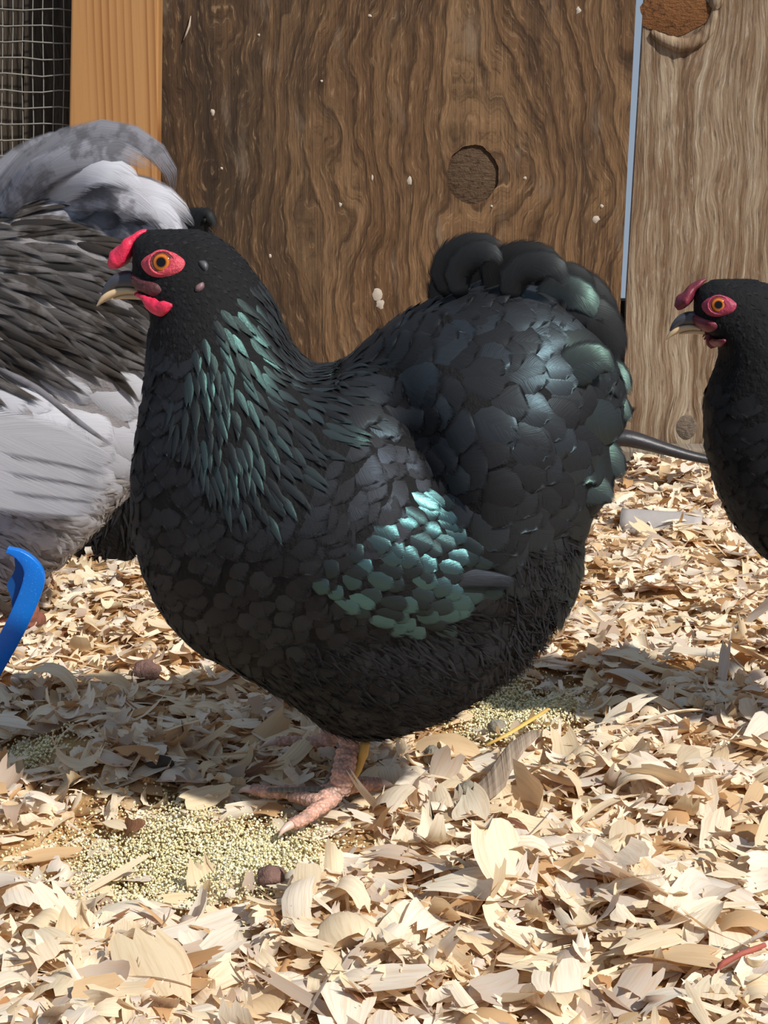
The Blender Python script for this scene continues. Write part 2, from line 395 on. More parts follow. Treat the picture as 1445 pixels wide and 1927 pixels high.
# ------------------------------------------------------------------ HENS: body by inflating a side outline
def inside(poly, X, Y):
    r = np.zeros(X.shape, bool); n = len(poly)
    for i in range(n):
        x0, y0 = poly[i]; x1, y1 = poly[(i+1) % n]
        c = (y0 > Y) != (y1 > Y)
        if not c.any(): continue
        r ^= c & (X < (x1-x0)*(Y-y0)/((y1-y0) if y1 != y0 else 1e-9) + x0)
    return r
def inflate(outline, Y0, k, cell=7.0, bumps=(), smooth=7):
    poly = catmull(outline, 6, True)
    x0, y0 = poly.min(0)-2*cell; x1, y1 = poly.max(0)+2*cell
    gx = np.arange(x0, x1, cell); gy = np.arange(y0, y1, cell)
    PX, PY = np.meshgrid(gx, gy); M = inside(poly, PX, PY)
    M[0] = M[-1] = False; M[:, 0] = M[:, -1] = False
    def A(u): 
        u = u*M; r = 4*u
        r[1:] -= u[:-1]; r[:-1] -= u[1:]; r[:, 1:] -= u[:, :-1]; r[:, :-1] -= u[:, 1:]
        return r*M
    b = 4.0*cell*cell*M; u = np.zeros_like(b); r = b - A(u); p = r.copy(); rs = (r*r).sum()
    for _ in range(600):                                       # conjugate gradients
        Ap = A(p); al = rs/(p*Ap).sum(); u += al*p; r -= al*Ap; rn = (r*r).sum()
        if rn < 1e-6*b.sum(): break
        p = r + rn/rs*p; rs = rn
    T = k*np.sqrt(np.maximum(u, 0))*ppm(Y0)
    gate = np.clip(T/0.03, 0, 1)
    for (bx, by, rx, ry, ang, amp) in bumps:
        c, s_ = math.cos(math.radians(ang)), math.sin(math.radians(ang))
        dx, dy = PX-bx, PY-by
        T = T + gate*amp*np.exp(-(((dx*c+dy*s_)/rx)**2 + ((-dx*s_+dy*c)/ry)**2))
    cellin = M[:-1, :-1] & M[1:, :-1] & M[:-1, 1:] & M[1:, 1:]
    cnt = np.zeros(M.shape, int)
    cnt[:-1, :-1] += cellin; cnt[1:, :-1] += cellin; cnt[:-1, 1:] += cellin; cnt[1:, 1:] += cellin
    used = cnt > 0; rimm = used & (cnt < 4)
    fid = -np.ones(M.shape, int); fid[used] = np.arange(used.sum()); nf = used.sum()
    bid = fid.copy(); core = used & ~rimm; bid[core] = nf + np.arange(core.sum())
    def pos(mask, sgn):
        a = (PX[mask]-W/2)/F; bq = (H/2-PY[mask])/F
        dy = CP + bq*SP; dz = -SP + bq*CP
        return np.stack([a*Y0/dy, Y0 + sgn*np.where(rimm[mask], 0, T[mask]), CAM.z + dz*Y0/dy], 1)
    V = np.concatenate([pos(used, -1), pos(core, 1)])
    jj, ii = np.nonzero(cellin)
    def q(I): return np.stack([I[jj, ii], I[jj+1, ii], I[jj+1, ii+1], I[jj, ii+1]], 1)
    Fq = np.concatenate([q(fid), q(bid)[:, ::-1]])
    E = np.concatenate([Fq[:, [0, 1]], Fq[:, [1, 2]], Fq[:, [2, 3]], Fq[:, [3, 0]]]); E = np.unique(np.sort(E, 1), axis=0)
    deg = np.zeros(len(V)); np.add.at(deg, E[:, 0], 1); np.add.at(deg, E[:, 1], 1)
    for _ in range(smooth):
        S = np.zeros_like(V); np.add.at(S, E[:, 0], V[E[:, 1]]); np.add.at(S, E[:, 1], V[E[:, 0]])
        V = V*0.45 + 0.55*S/deg[:, None]
    return V, Fq

class Hen:
    def __init__(s, name, label, cat, outline, Y0, k, base_mat, bumps=(), cell=7.0):
        s.Y0 = Y0
        s.V, s.F = inflate(outline, Y0, k, cell, bumps)
        c = s.V.mean(0); s.root = empty(name, (c[0], Y0, 0)); tag(s.root, label, cat, 'hens in the coop')
        s.body = link('body', mesh_np('hen_body', s.V, s.F), base_mat, s.root)
        s.bvh = BVHTree.FromPolygons([Vector(v) for v in s.V], [tuple(f) for f in s.F.tolist()])
        a = s.V[s.F]; cr = np.cross(a[:, 2]-a[:, 0], a[:, 3]-a[:, 1]); s.area = np.linalg.norm(cr, axis=1)/2
        s.cdf = np.cumsum(s.area)/s.area.sum()
    def hit(s, px, py):                                         # near surface under a pixel
        d = ray(px, py).normalized(); loc, nor, i, dist = s.bvh.ray_cast(CAM, d)
        if loc is None:
            loc, nor, i, dist = s.bvh.find_nearest(at_y(px, py, s.Y0))
        if nor.dot(d) > 0: nor = -nor
        return loc, nor
    def out(s, loc, nor):                                       # outward normal
        return nor
    def sample(s, n):
        fi = np.searchsorted(s.cdf, RNG.random(n)); fi = np.minimum(fi, len(s.F)-1)
        u, v = RNG.random(n)[:, None], RNG.random(n)[:, None]; q = s.V[s.F[fi]]
        return (q[:, 0]*(1-u)*(1-v) + q[:, 1]*u*(1-v) + q[:, 2]*u*v + q[:, 3]*(1-u)*v)
    def plane_px(s, P):
        x = P[:, 0]; z = P[:, 2]-CAM.z; y = s.Y0
        f = y*CP - z*SP; u = y*SP + z*CP
        return W/2 + F*x/f, H/2 - F*u/f

NS, NC = 10, 7
SS = np.array([0, .14, .28, .42, .55, .67, .78, .88, .95, 1.0]); CC = np.linspace(-1, 1, NC)
def profile(kind):
    s_ = SS
    if kind == 'round':
        w = np.minimum(1, 0.35+1.5*s_); m = s_ > 0.62; w[m] *= np.sqrt(np.maximum(0, 1-((s_[m]-0.62)/0.385)**2)); w[-1] = 0.22
    elif kind == 'point': w = np.minimum(1, 0.5+1.4*s_)*(1-s_**2.4); w[-1] = 0.03
    elif kind == 'long': w = np.minimum(1, 0.4+2.5*s_)*np.sqrt(np.maximum(0, 1-s_**5)); w[-1] = 0.2
    else: w = np.minimum(1, 0.7+1.0*s_)*(1-s_**1.5*0.9)
    return w
def feather_grid(cent, nor, tan, w, cup, kind, flare=0.0):
    """vertex grid of one feather from centre line points, normals and half widths"""
    V = np.zeros((NS, NC, 3)); pr = profile(kind)
    for i in range(NS):
        side = tan[i].cross(nor[i]).normalized()
        for j, c in enumerate(CC):
            hw = w*pr[i]
            # rounded tip: edges end a little earlier than the shaft
            back = tan[i]*(-abs(c)**2*w*0.30*max(0.0, (SS[i]-0.4)/0.6))
            V[i, j] = cent[i] + side*(c*hw) - nor[i]*(cup*hw*c*c) + back
    return V.reshape(-1, 3)
GRID_F = np.array([(i*NC+j, i*NC+j+1, (i+1)*NC+j+1, (i+1)*NC+j) for i in range(NS-1) for j in range(NC-1)])
GRID_UV = np.array([(0.5+0.5*c, s_) for s_ in SS for c in CC])
def flow_dir(controls, px, py):
    C = np.array([c[:4] for c in controls], float)
    w = 1.0/(((C[:, 0]-px)**2 + (C[:, 1]-py)**2) + 900.0)**1.5
    d = (C[:, 2:4]*w[:, None]).sum(0); n = np.hypot(*d)
    return d/(n if n > 1e-6 else 1)
def plumage(hen, region, controls, spacing, L, Wd, kind, mat, name, lift=0.003, sink=0.001, cup=0.25, jitter=0.14, near_single=0, single_name=None, both=True, tries=14000, avoid=None, droop=0.0):
    """lay overlapping feathers over the part of the body inside a pixel polygon; the 'near_single' largest visible ones become parts"""
    P = hen.sample(tries); px, py = hen.plane_px(P)
    ok = inside(region, px, py)
    for av in (avoid or ()): ok &= ~inside(av, px, py)
    if not both: ok &= P[:, 1] < hen.Y0 + 0.01
    P = P[ok]; px = px[ok]; py = py[ok]
    cells = {}; sp2 = spacing*spacing; grids = []; near = []; tints = []
    for i in range(len(P)):
        p = P[i]; key = (int(p[0]/spacing), int(p[1]/spacing), int(p[2]/spacing)); bad = False
        for a in (-1, 0, 1):
            for b in (-1, 0, 1):
                for c in (-1, 0, 1):
                    for q in cells.get((key[0]+a, key[1]+b, key[2]+c), ()):
                        if (q[0]-p[0])**2+(q[1]-p[1])**2+(q[2]-p[2])**2 < sp2: bad = True; break
                    if bad: break
                if bad: break
            if bad: break
        if bad: continue
        cells.setdefault(key, []).append(p)
        d2 = flow_dir(controls, px[i], py[i]); ang = RNG.normal(0, jitter)
        d2 = np.array([d2[0]*math.cos(ang)-d2[1]*math.sin(ang), d2[0]*math.sin(ang)+d2[1]*math.cos(ang)])
        d = Vector((d2[0], 0, -d2[1])); l = L*RNG.uniform(0.82, 1.18); wd = Wd*RNG.uniform(0.85, 1.15)/2
        loc, nor, fi, _ = hen.bvh.find_nearest(Vector(p))
        cur = loc; steps = np.diff(SS)*l; cent, nors, tans = [], [], []
        dy = 0.0
        for k in range(NS):
            loc, nor, fi, _ = hen.bvh.find_nearest(cur)
            if loc is None: break
            tdir = (d - nor*d.dot(nor))
            if tdir.length < 0.05: tdir = (nors and tans[-1]) or Vector((0, 0, -1)) - nor*nor.dot(Vector((0, 0, -1)))
            tdir = tdir.normalized()
            hgt = -sink + (lift+sink)*SS[k]**1.3
            # leave the surface smoothly instead of wrapping sharply round the rim
            step = steps[min(k, NS-2)]
            if k and (loc - cur).length > 0.6*step: base_pt = cur; nor = nors[-1]; tdir = tans[-1]
            else: base_pt = loc
            cent.append(base_pt + nor*hgt); nors.append(nor.copy()); tans.append(tdir.copy())
            cur = base_pt + tdir*step + Vector((0, 0, -droop*step))
        if len(cent) < NS: continue
        g = feather_grid(cent, nors, tans, wd, cup, kind); grids.append(g); tints.append(RNG.random())
        near.append(p[1])
    if not grids: return
    order = np.argsort(near)                                   # nearest to the camera first
    singles = set(order[:near_single].tolist()) if near_single else set()
    rest = [i for i in range(len(grids)) if i not in singles]
    for i in singles:
        me = mesh_np(single_name, grids[i], GRID_F, GRID_UV, {'tint': np.full(len(GRID_UV), tints[i])})
        link(single_name, me, mat, hen.root)
    if rest:
        V = np.concatenate([grids[i] for i in rest]); n = len(GRID_UV)
        Fq = (GRID_F[None]+np.arange(len(rest))[:, None, None]*n).reshape(-1, 4)
        me = mesh_np(name, V, Fq, np.tile(GRID_UV, (len(rest), 1)), {'tint': np.repeat([tints[i] for i in rest], n)})
        o = link(name, me, mat, hen.root); tag(o, kind='stuff')
def quill(hen, name, pts, width, mat, Y=None, dY=(0, 0), face=(0, -1, 0.25), kind='long', cup=0.35, label=None, tint=None):
    """one big feather along a pixel path root to tip; dY depth offset from the body plane at root and tip"""
    c2 = catmull(pts, 8); tt = np.linspace(0, len(c2)-1, NS)
    Y0 = hen.Y0 if Y is None else Y; cent = []
    for k, t_ in enumerate(tt):
        i = int(t_); f = t_-i; q = c2[i] if i+1 >= len(c2) else c2[i]*(1-f)+c2[i+1]*f
        s_ = SS[k]; cent.append(at_y(q[0], q[1], Y0 + dY[0]*(1-s_)+dY[1]*s_))
    tans = [(cent[min(i+1, NS-1)]-cent[max(i-1, 0)]).normalized() for i in range(NS)]
    nors = []
    for i in range(NS):
        nv = Vector(face); nv = nv - tans[i]*nv.dot(tans[i]); nors.append(nv.normalized())
    g = feather_grid(cent, nors, tans, width*ppm(Y0)/2, cup, kind)
    o = link(name, mesh_np(name, g, GRID_F, GRID_UV, {'tint': np.full(len(GRID_UV), RNG.random() if tint is None else tint)}), mat, hen.root)
    m = o.modifiers.new('thick', 'SOLIDIFY'); m.thickness = 0.0005
    return o

# feather material: dark or pale web with barb lines, shaft and a structural-colour gloss
def feather_mat(name, dark, light, gloss, gloss2, gl_amt, rough=0.42, barb=0.35, shaft=None, mottle=0.0, mcol=None, transl=0.0, fray=0.55):
    t = NT(name); u, v, _ = t.sep(t.uv()); ac = t.math('ABSOLUTE', t.math('SUBTRACT', u, 0.5))
    tint = t.attr('tint')
    diag = t.math('SUBTRACT', v, t.math('MULTIPLY', ac, 0.9))
    lines = t.noise(t.comb(t.math('MULTIPLY', diag, 38), t.math('MULTIPLY', u, 2.0), t.math('MULTIPLY', tint, 40)), 1, 3, 0.7)
    col = t.mix(tint, dark, light)
    col = t.mix(t.math('MULTIPLY', t.sm(lines, 0.35, 0.7), barb), col, tuple(c*0.35 for c in dark))
    if mottle:
        mo = t.noise(t.obj(), 55, 3, 0.6); col = t.mix(t.math('MULTIPLY', t.sm(mo, 0.45, 0.62), mottle), col, mcol)
    if shaft is not None: col = t.mix(t.math('MULTIPLY', t.sm(ac, 0.045, 0.012), 0.6), col, shaft)
    nm = t.bump(lines, 0.35, 0.0004)
    sh = t.bsdf(col, min(1.0, rough+0.25), nm, spec=0.2)
    if gl_amt > 0:
        lw = t.n('ShaderNodeLayerWeight'); lw.inputs[0].default_value = 0.45; t.put(lw.inputs['Normal'], nm)
        gc = t.mix(lw.outputs['Facing'], gloss, gloss2)
        g = t.n('ShaderNodeBsdfAnisotropic'); t.put(g.inputs['Color'], gc); g.inputs['Roughness'].default_value = rough
        t.put(g.inputs['Normal'], nm)
        mx = t.n('ShaderNodeMixShader'); t.put(mx.inputs[0], t.math('MULTIPLY', t.math('ADD', t.math('MULTIPLY', t.math('POWER', tint, 2.0), 1.7), 0.2), gl_amt)); t.put(mx.inputs[1], sh); t.put(mx.inputs[2], g.outputs[0]); sh = mx.outputs[0]
    if transl:
        tr = t.n('ShaderNodeBsdfTranslucent'); t.put(tr.inputs[0], col); mx = t.n('ShaderNodeMixShader')
        mx.inputs[0].default_value = transl; t.put(mx.inputs[1], sh); t.put(mx.inputs[2], tr.outputs[0]); sh = mx.outputs[0]
    # loose barbs: the web frays away towards its edge and tip
    edge = t.math('SUBTRACT', 1.0, t.math('MULTIPLY', ac, 2.0))
    edge = t.math('MINIMUM', edge, t.math('MULTIPLY', t.math('SUBTRACT', 1.0, v), 2.4))
    barbs = t.noise(t.comb(t.math('MULTIPLY', diag, 90), t.math('MULTIPLY', u, 3.0), t.math('MULTIPLY', tint, 70)), 1, 2, 0.6)
    al = t.sm(t.math('ADD', edge, t.math('MULTIPLY', t.math('SUBTRACT', barbs, 0.5), fray)), 0.0, max(0.02, fray*0.5))
    tp = t.n('ShaderNodeBsdfTransparent'); mx = t.n('ShaderNodeMixShader')
    t.put(mx.inputs[0], al); t.put(mx.inputs[1], tp.outputs[0]); t.put(mx.inputs[2], sh); sh = mx.outputs[0]
    return t.done(sh)
BK = (0.011, 0.011, 0.013); BK2 = (0.021, 0.021, 0.024)
M_BODY = simple('black_down', (0.009, 0.009, 0.010), 0.8, 60, 0.4, 300, 0.6, 0.002, spec=0.15)
M_BREAST = feather_mat('black_feather_matte', BK, (0.017, 0.017, 0.019), (0.16, 0.22, 0.32), (0.2, 0.26, 0.34), 0.03, 0.42, fray=0.7)
M_HACKLE = feather_mat('black_hackle', BK, BK2, (0.22, 0.56, 0.50), (0.24, 0.40, 0.52), 0.062, 0.33, fray=0.5)
M_WING = feather_mat('black_wing_sheen', BK, BK2, (0.24, 0.64, 0.66), (0.26, 0.48, 0.68), 0.15, 0.34, fray=0.6)
M_CUSH = feather_mat('black_cushion', BK, (0.016, 0.016, 0.019), (0.20, 0.34, 0.42), (0.26, 0.42, 0.48), 0.05, 0.38, fray=0.5)
M_TAIL = feather_mat('black_tail', BK, (0.016, 0.016, 0.018), (0.26, 0.50, 0.44), (0.34, 0.56, 0.50), 0.075, 0.36, fray=0.4)
M_PLUME = feather_mat('black_plume', (0.006, 0.006, 0.007), (0.011, 0.011, 0.012), (0.1, 0.12, 0.13), (0.14, 0.16, 0.17), 0.04, 0.42, fray=0.6)
M_FLUFF = feather_mat('black_fluff', (0.010, 0.010, 0.011), (0.022, 0.021, 0.023), BK, BK, 0.0, 0.7, 0.2, fray=0.9)

# skin materials
M_RED = simple('red_skin', lin(214, 44, 78), 0.45, 220, 0.3, 500, 0.5, 0.0012, spec=0.5, **{'Subsurface Weight': 0.25, 'Subsurface Radius': (0.004, 0.0012, 0.0008), 'Subsurface Scale': 1.0})
M_FACE = simple('pink_face_skin', lin(190, 66, 80), 0.5, 300, 0.55, 620, 0.8, 0.0012, spec=0.45)
M_FACE2 = simple('dark_pink_skin', lin(84, 40, 44), 0.55, 260, 0.85, 500, 0.8, 0.0012)
M_BEAKD = simple('dark_horn', lin(62, 62, 70), 0.32, 120, 0.35, spec=0.6)
M_BEAKL = simple('pale_horn', lin(206, 178, 140), 0.35, 120, 0.25, spec=0.6)
M_DARKSKIN = simple('dark_comb', lin(112, 36, 52), 0.5, 200, 0.3, 400, 0.5, 0.001)
def eye_mat(r):
    t = NT('eye'); x, y, z = t.sep(t.obj())
    rad = t.math('DIVIDE', t.math('SQRT', t.math('ADD', t.math('MULTIPLY', x, x), t.math('MULTIPLY', y, y))), r)
    c = t.ramp(rad, [(0.0, (0.003, 0.003, 0.003)), (0.40, (0.004, 0.003, 0.003)), (0.44, lin(120, 62, 18)), (0.62, lin(196, 112, 40)), (0.78, lin(130, 62, 22)), (0.86, lin(40, 20, 14))])
    return t.done(t.bsdf(c, 0.04, None, spec=0.35))
def uv_sphere(r, seg=24, rings=14, flat=1.0):
    V = [(0, 0, r*flat)]; Fs = []
    for i in range(1, rings):
        a = math.pi*i/rings
        for k in range(seg): V.append((r*math.sin(a)*math.cos(2*math.pi*k/seg), r*math.sin(a)*math.sin(2*math.pi*k/seg), r*flat*math.cos(a)))
    V.append((0, 0, -r*flat))
    for k in range(seg): Fs.append((0, 1+k, 1+(k+1) % seg)); Fs.append((len(V)-1, len(V)-2-k, len(V)-2-(k+1) % seg))
    for i in range(rings-2):
        for k in range(seg): a, b = 1+i*seg+k, 1+i*seg+(k+1) % seg; Fs.append((a, a+seg, b+seg, b))
    return V, Fs
def mirror(hen, o, name):
    """the same part on the far side of the head"""
    me = o.data.copy(); mw = o.matrix_basis.copy()
    for v in me.vertices: p = mw @ v.co; v.co = (p.x, 2*hen.Y0-p.y, p.z)
    me.flip_normals(); return link(name, me, None, hen.root)
def patch(hen, name, poly, mat, off=0.0008, bulge=0.0015, rings=7, wrinkle=0.0, hollow=False):
    """bare skin lying on the near side of the head, outline by pixel"""
    pl = catmull(poly, 5, True); c = pl.mean(0); V, Fs = [], []; n = len(pl)
    for r in range(rings+1):
        s_ = r/rings
        for k in range(n):
            q = c + (pl[k]-c)*s_; loc, nor = hen.hit(q[0], q[1])
            h = off*(1 - s_**6) + (bulge*(1-s_**2) if not hollow else bulge*math.sin(math.pi*s_)) - 0.0006*s_**6
            if wrinkle: h += wrinkle*math.sin(s_*22)*(1-s_**3)
            V.append(loc + nor*h)
    for r in range(rings):
        for k in range(n): a, b = r*n+k, r*n+(k+1) % n; Fs.append((a, a+n, b+n, b))
    o = link(name, mesh_py(name, V, Fs), mat, hen.root); mirror(hen, o, name); return o
def head(hen, T, comb_mat, face_mat, lore_mat, full=True, eye=True):
    """comb, face, eye, beak and wattle; T maps the main hen's head pixels to this hen's; one function serves every hen"""
    Y0 = hen.Y0; m = ppm(Y0); sc = T(1, 0)[0]-T(0, 0)[0]
    def px(path): return [T(a, b) for a, b in path]
    def tb(name, path, ra, rb, mat, dy=0.0, seg=14, lump=0.0, n=5):
        c = catmull([(*T(a, b), r1*sc*m, r2*sc*m) for (a, b), r1, r2 in zip(path, ra, rb)], n)
        pts = [at_y(q[0], q[1], Y0+dy) for q in c]
        V, Fs = tube(pts, [max(1e-4, q[2]) for q in c], [max(1e-4, q[3]) for q in c], seg, up=(0, 1, 0), lump=lump)
        return link(name, mesh_py(name, V, Fs), mat, hen.root)
    # tube(): 'ra' lies in the picture plane (t x up), 'rb' along depth
    tb('comb', [(276, 434), (262, 441), (243, 458), (230, 478), (218, 492), (206, 502)], [3, 7, 11, 16, 16, 6], [6, 12, 20, 24, 20, 8], comb_mat, 0, 16, 0.35, 6)
    patch(hen, 'face_skin', px([(262, 497), (275, 480), (300, 471), (326, 473), (346, 486), (351, 495), (343, 510), (322, 520), (300, 524), (277, 518)]), face_mat, 0.0006, 0.0016, 8, 0.00025, True)
    patch(hen, 'lore_skin', px([(232, 506), (250, 516), (272, 526), (298, 534), (306, 548), (290, 560), (272, 552), (252, 542), (238, 530)]), lore_mat, 0.0012, 0.0016, 6, 0.0003)
    if eye:
        loc, nor = hen.hit(*T(306, 495)); r = 20*sc*m
        V, Fs = uv_sphere(r, flat=0.55); e = link('eye', mesh_py('eye', V, Fs), eye_mat(r), hen.root)
        e.matrix_parent_inverse = Matrix.Identity(4)
        nn = (nor*0.35 + Vector((-0.05, -1, 0.16))*0.65).normalized(); c = loc + nor*0.0004
        e.location = c - hen.root.location; e.rotation_euler = nn.to_track_quat('Z', 'Y').to_euler()
        for (rr_, th, hh, mt) in ((0.92, 0.10, 0.20, lore_mat), (1.13, 0.13, 0.20, face_mat)):
            pts = []; q = nn.to_track_quat('Z', 'Y')
            for k in range(33):
                a = 2*math.pi*k/32; pts.append(c + q @ Vector((rr_*r*math.cos(a)*1.04, rr_*r*math.sin(a)*0.92, hh*r)))
            V, Fs = tube(pts, [th*r]*33, None, 8, up=tuple(nn), caps=False); lid = link('eyelid', mesh_py('eyelid', V, Fs), mt, hen.root); mirror(hen, lid, 'eyelid')
        me = e.data.copy(); e2 = link('eye', me, None, hen.root); e2.matrix_parent_inverse = Matrix.Identity(4)
        e2.location = Vector((c.x, 2*Y0-c.y, c.z)) - hen.root.location; e2.rotation_euler = Vector((nn.x, -nn.y, nn.z)).to_track_quat('Z', 'Y').to_euler()
    if full:
        tb('upper_beak', [(262, 527), (240, 526), (220, 530), (203, 542), (193, 556)], [17, 17, 14, 8, 3], [18, 17, 14, 9, 4], M_BEAKD)
        tb('beak_edge', [(262, 548), (240, 546), (220, 549), (202, 557), (191, 566), (182, 576)], [6, 8, 8.5, 8, 5, 1], [16, 15.5, 13.5, 10, 6, 1], M_BEAKL)
        tb('lower_beak', [(272, 556), (250, 557), (232, 558), (214, 562)], [8, 6, 4.5, 2], [13, 12, 10, 5], M_BEAKL)
    wp = catmull([(*T(a, b), r1*sc*m, r2*sc*m) for a, b, r1, r2 in ((250, 543, 2, 3), (266, 552, 4, 5), (280, 562, 7, 6), (292, 574, 13, 7), (304, 580, 14, 7), (316, 578, 11, 6), (327, 575, 3, 3))], 6)
    pts = []
    for q in wp:
        loc, nor = hen.hit(q[0], q[1]); pts.append(loc + nor*0.0022)
    V, Fs = tube(pts, [q[2] for q in wp], [q[3] for q in wp], 14, up=(0, 1, 0), lump=0.25); w = link('wattle', mesh_py('wattle', V, Fs), comb_mat, hen.root)
    mirror(hen, w, 'wattle')

def claw_foot(hen, hubpx, tilt_px, toes, mat, nail, top, Yt, sc=1.0):
    """shank and toes as one skinned tube set; hub and toe pixels lie on the floor"""
    leg = None
    hub = at_z(*hubpx, 0.012)
    def scaled_tube(name, pts, radii, parent):
        c = catmull([(*p, r) for p, r in zip(pts, radii)], 10)
        rr_ = [q[3]*(1+0.09*math.sin(i*1.9)) for i, q in enumerate(c)]
        V, Fs = tube([q[:3] for q in c], rr_, [r*0.92 for r in rr_], 14, up=(0, 0, 1), lump=0.10)
        return link(name, mesh_py(name, V, Fs), mat, parent)
    tp = at_y(*top, Yt)
    mid = (hub+tp)*0.5
    leg = scaled_tube('leg', [tp, tp*0.6+hub*0.4, hub + Vector((0.002, 0, 0.010)), hub + Vector((-0.001, -0.001, -0.002))], [0.0068*sc, 0.0062*sc, 0.0066*sc, 0.0072*sc], hen.root)
    for path in toes:
        pts = [hub + Vector((0, 0, 0.001))]; nn = len(path)
        for i, q in enumerate(path): pts.append(at_z(q[0], q[1], 0.0075 - 0.0025*i/nn))
        toe = scaled_tube('toe', pts, ([0.0060*sc] + [0.0046*sc - 0.0012*sc*i/nn for i in range(nn)]), hen.root)
        e = pts[-1]; d = (pts[-1]-pts[-2]).normalized()
        V, Fs = tube([e-d*0.003, e+d*0.003, e+d*0.007+Vector((0, 0, -0.001)), e+d*0.011+Vector((0, 0, -0.004))], [0.0026*sc, 0.0024*sc, 0.0015*sc, 0.0003], None, 10)
        link('claw', mesh_py('claw', V, Fs), nail, toe)
    return leg
t = NT('leg_skin'); vor = t.n('ShaderNodeTexVoronoi'); vor.inputs['Scale'].default_value = 520; t.put(vor.inputs['Vector'], t.obj())
nz = t.noise(t.obj(), 130, 3); x, y, z = t.sep(t.n('ShaderNodeNewGeometry').outputs['Normal'])
c = t.mix(t.sm(nz, 0.35, 0.65), lin(226, 172, 152), lin(176, 142, 128)); c = t.mix(t.math('MULTIPLY', t.sm(vor.outputs['Distance'], 0.35, 0.7), 0.4), c, lin(120, 100, 92))
M_LEG = t.done(t.bsdf(c, 0.5, t.bump(vor.outputs['Distance'], 0.6, 0.0012), spec=0.4, **{'Subsurface Weight': 0.15, 'Subsurface Radius': (0.004, 0.0015, 0.001), 'Subsurface Scale': 1.0}))
M_CLAW = simple('claw_horn', lin(206, 178, 164), 0.4, 150, 0.2)
M_SCUTE = simple('dark_scute', lin(122, 110, 98), 0.5, 200, 0.35)
M_HEEL = simple('yellow_heel', lin(220, 170, 84), 0.5, 150, 0.2)

# ---------------------------------------------------------------- main hen
OUT = [(236, 470), (244, 440), (270, 424), (310, 418), (365, 420), (410, 433), (450, 462), (480, 494), (508, 535), (532, 582), (552, 632), (578, 672), (612, 690),
       (650, 662), (705, 618), (765, 580), (830, 552), (890, 530), (960, 520), (1030, 530), (1085, 560), (1128, 610), (1152, 670), (1172, 730), (1170, 790), (1146, 846), (1150, 900), (1122, 945),
       (1092, 1010), (1092, 1070), (1062, 1150), (1012, 1222), (955, 1274), (880, 1328), (800, 1364), (700, 1388), (635, 1378), (590, 1356), (540, 1312),
       (440, 1256), (375, 1226), (345, 1205), (303, 1155), (266, 1085), (245, 1000), (240, 900), (246, 820), (258, 740), (267, 670), (270, 620), (272, 592), (258, 562), (244, 540), (238, 510)]
Y1 = 1.10
hen = Hen('hen', 'glossy black hen with red face and pink foot standing in the centre', 'hen', OUT, Y1, 0.66, M_BODY,
          bumps=[(620, 960, 200, 130, 10, 0.012), (780, 800, 60, 190, -28, -0.020), (965, 770, 150, 190, 0, 0.012), (860, 1130, 190, 45, -4, -0.006), (330, 500, 90, 70, 0, -0.001)])
CTRL = [(310, 440, 1, 0.1), (400, 480, 0.8, 0.6), (470, 560, 0.45, 0.9), (400, 600, 0.25, 1), (540, 680, 0.55, 0.85), (440, 740, 0.35, 1), (330, 700, 0.05, 1), (280, 650, 0, 1), (280, 850, 0.08, 1), (300, 1000, 0.3, 1),
        (600, 770, 0.85, 0.5), (520, 860, 0.7, 0.8), (680, 780, 0.9, 0.4), (450, 950, 0.6, 0.8), (650, 950, 0.95, 0.42), (780, 950, 0.95, 0.35), (860, 1040, 0.98, 0.2), (350, 1120, 0.7, 0.75), (600, 1150, 0.9, 0.45), (800, 1180, 0.85, 0.45), (700, 1320, 0.8, 0.5), (500, 1260, 0.85, 0.5), (960, 1180, 0.7, 0.7),
        (700, 650, 0.85, -0.5), (820, 640, 0.95, -0.25), (950, 560, 0.9, -0.3), (850, 780, 0.9, 0.35), (960, 680, 1, 0.05), (1080, 620, 0.9, -0.25), (1120, 690, 0.95, 0.05), (1000, 800, 0.75, 0.65), (900, 900, 0.5, 0.85), (1050, 900, 0.7, 0.7), (1110, 780, 0.95, 0.25), (1110, 900, 0.85, 0.45), (1040, 1020, 0.45, 0.9), (1060, 1100, 0.5, 0.9)]
R_ALL = [(150, 300), (1300, 300), (1300, 1500), (150, 1500)]
R_HEAD = [(225, 400), (420, 400), (500, 480), (430, 560), (370, 660), (330, 720), (240, 660), (225, 500)]
R_NECK = [(400, 520), (490, 470), (570, 600), (640, 700), (570, 790), (490, 870), (390, 820), (340, 700), (365, 600)]
R_BREAST = [(225, 590), (340, 590), (400, 760), (520, 830), (700, 700), (760, 760), (820, 1010), (900, 1120), (860, 1240), (640, 1400), (330, 1260), (220, 1000)]
R_WING = [(550, 985), (620, 925), (690, 890), (745, 835), (790, 840), (845, 950), (852, 1040), (800, 1110), (700, 1105), (600, 1030)]
R_REAR = [(960, 570), (1050, 520), (1210, 600), (1220, 960), (1060, 990), (1020, 880), (1040, 760), (980, 660)]
R_CUSH = [(590, 720), (640, 650), (840, 530), (1000, 490), (1180, 560), (1200, 760), (1170, 960), (1000, 1000), (880, 980), (820, 860), (740, 750)]
R_FLUFF = [(560, 1130), (900, 1080), (960, 960), (1140, 930), (1140, 1150), (960, 1330), (700, 1440), (560, 1400), (400, 1290)]
plumage(hen, R_HEAD, CTRL, 0.0034, 0.011, 0.005, 'point', M_FLUFF, 'head_feathers', lift=0.0006, sink=0.0006, jitter=0.2, tries=30000)
plumage(hen, R_BREAST, CTRL, 0.0074, 0.031, 0.024, 'round', M_BREAST, 'breast_feathers', lift=0.0010, cup=0.10, near_single=0, tries=30000, avoid=[R_WING, R_NECK])
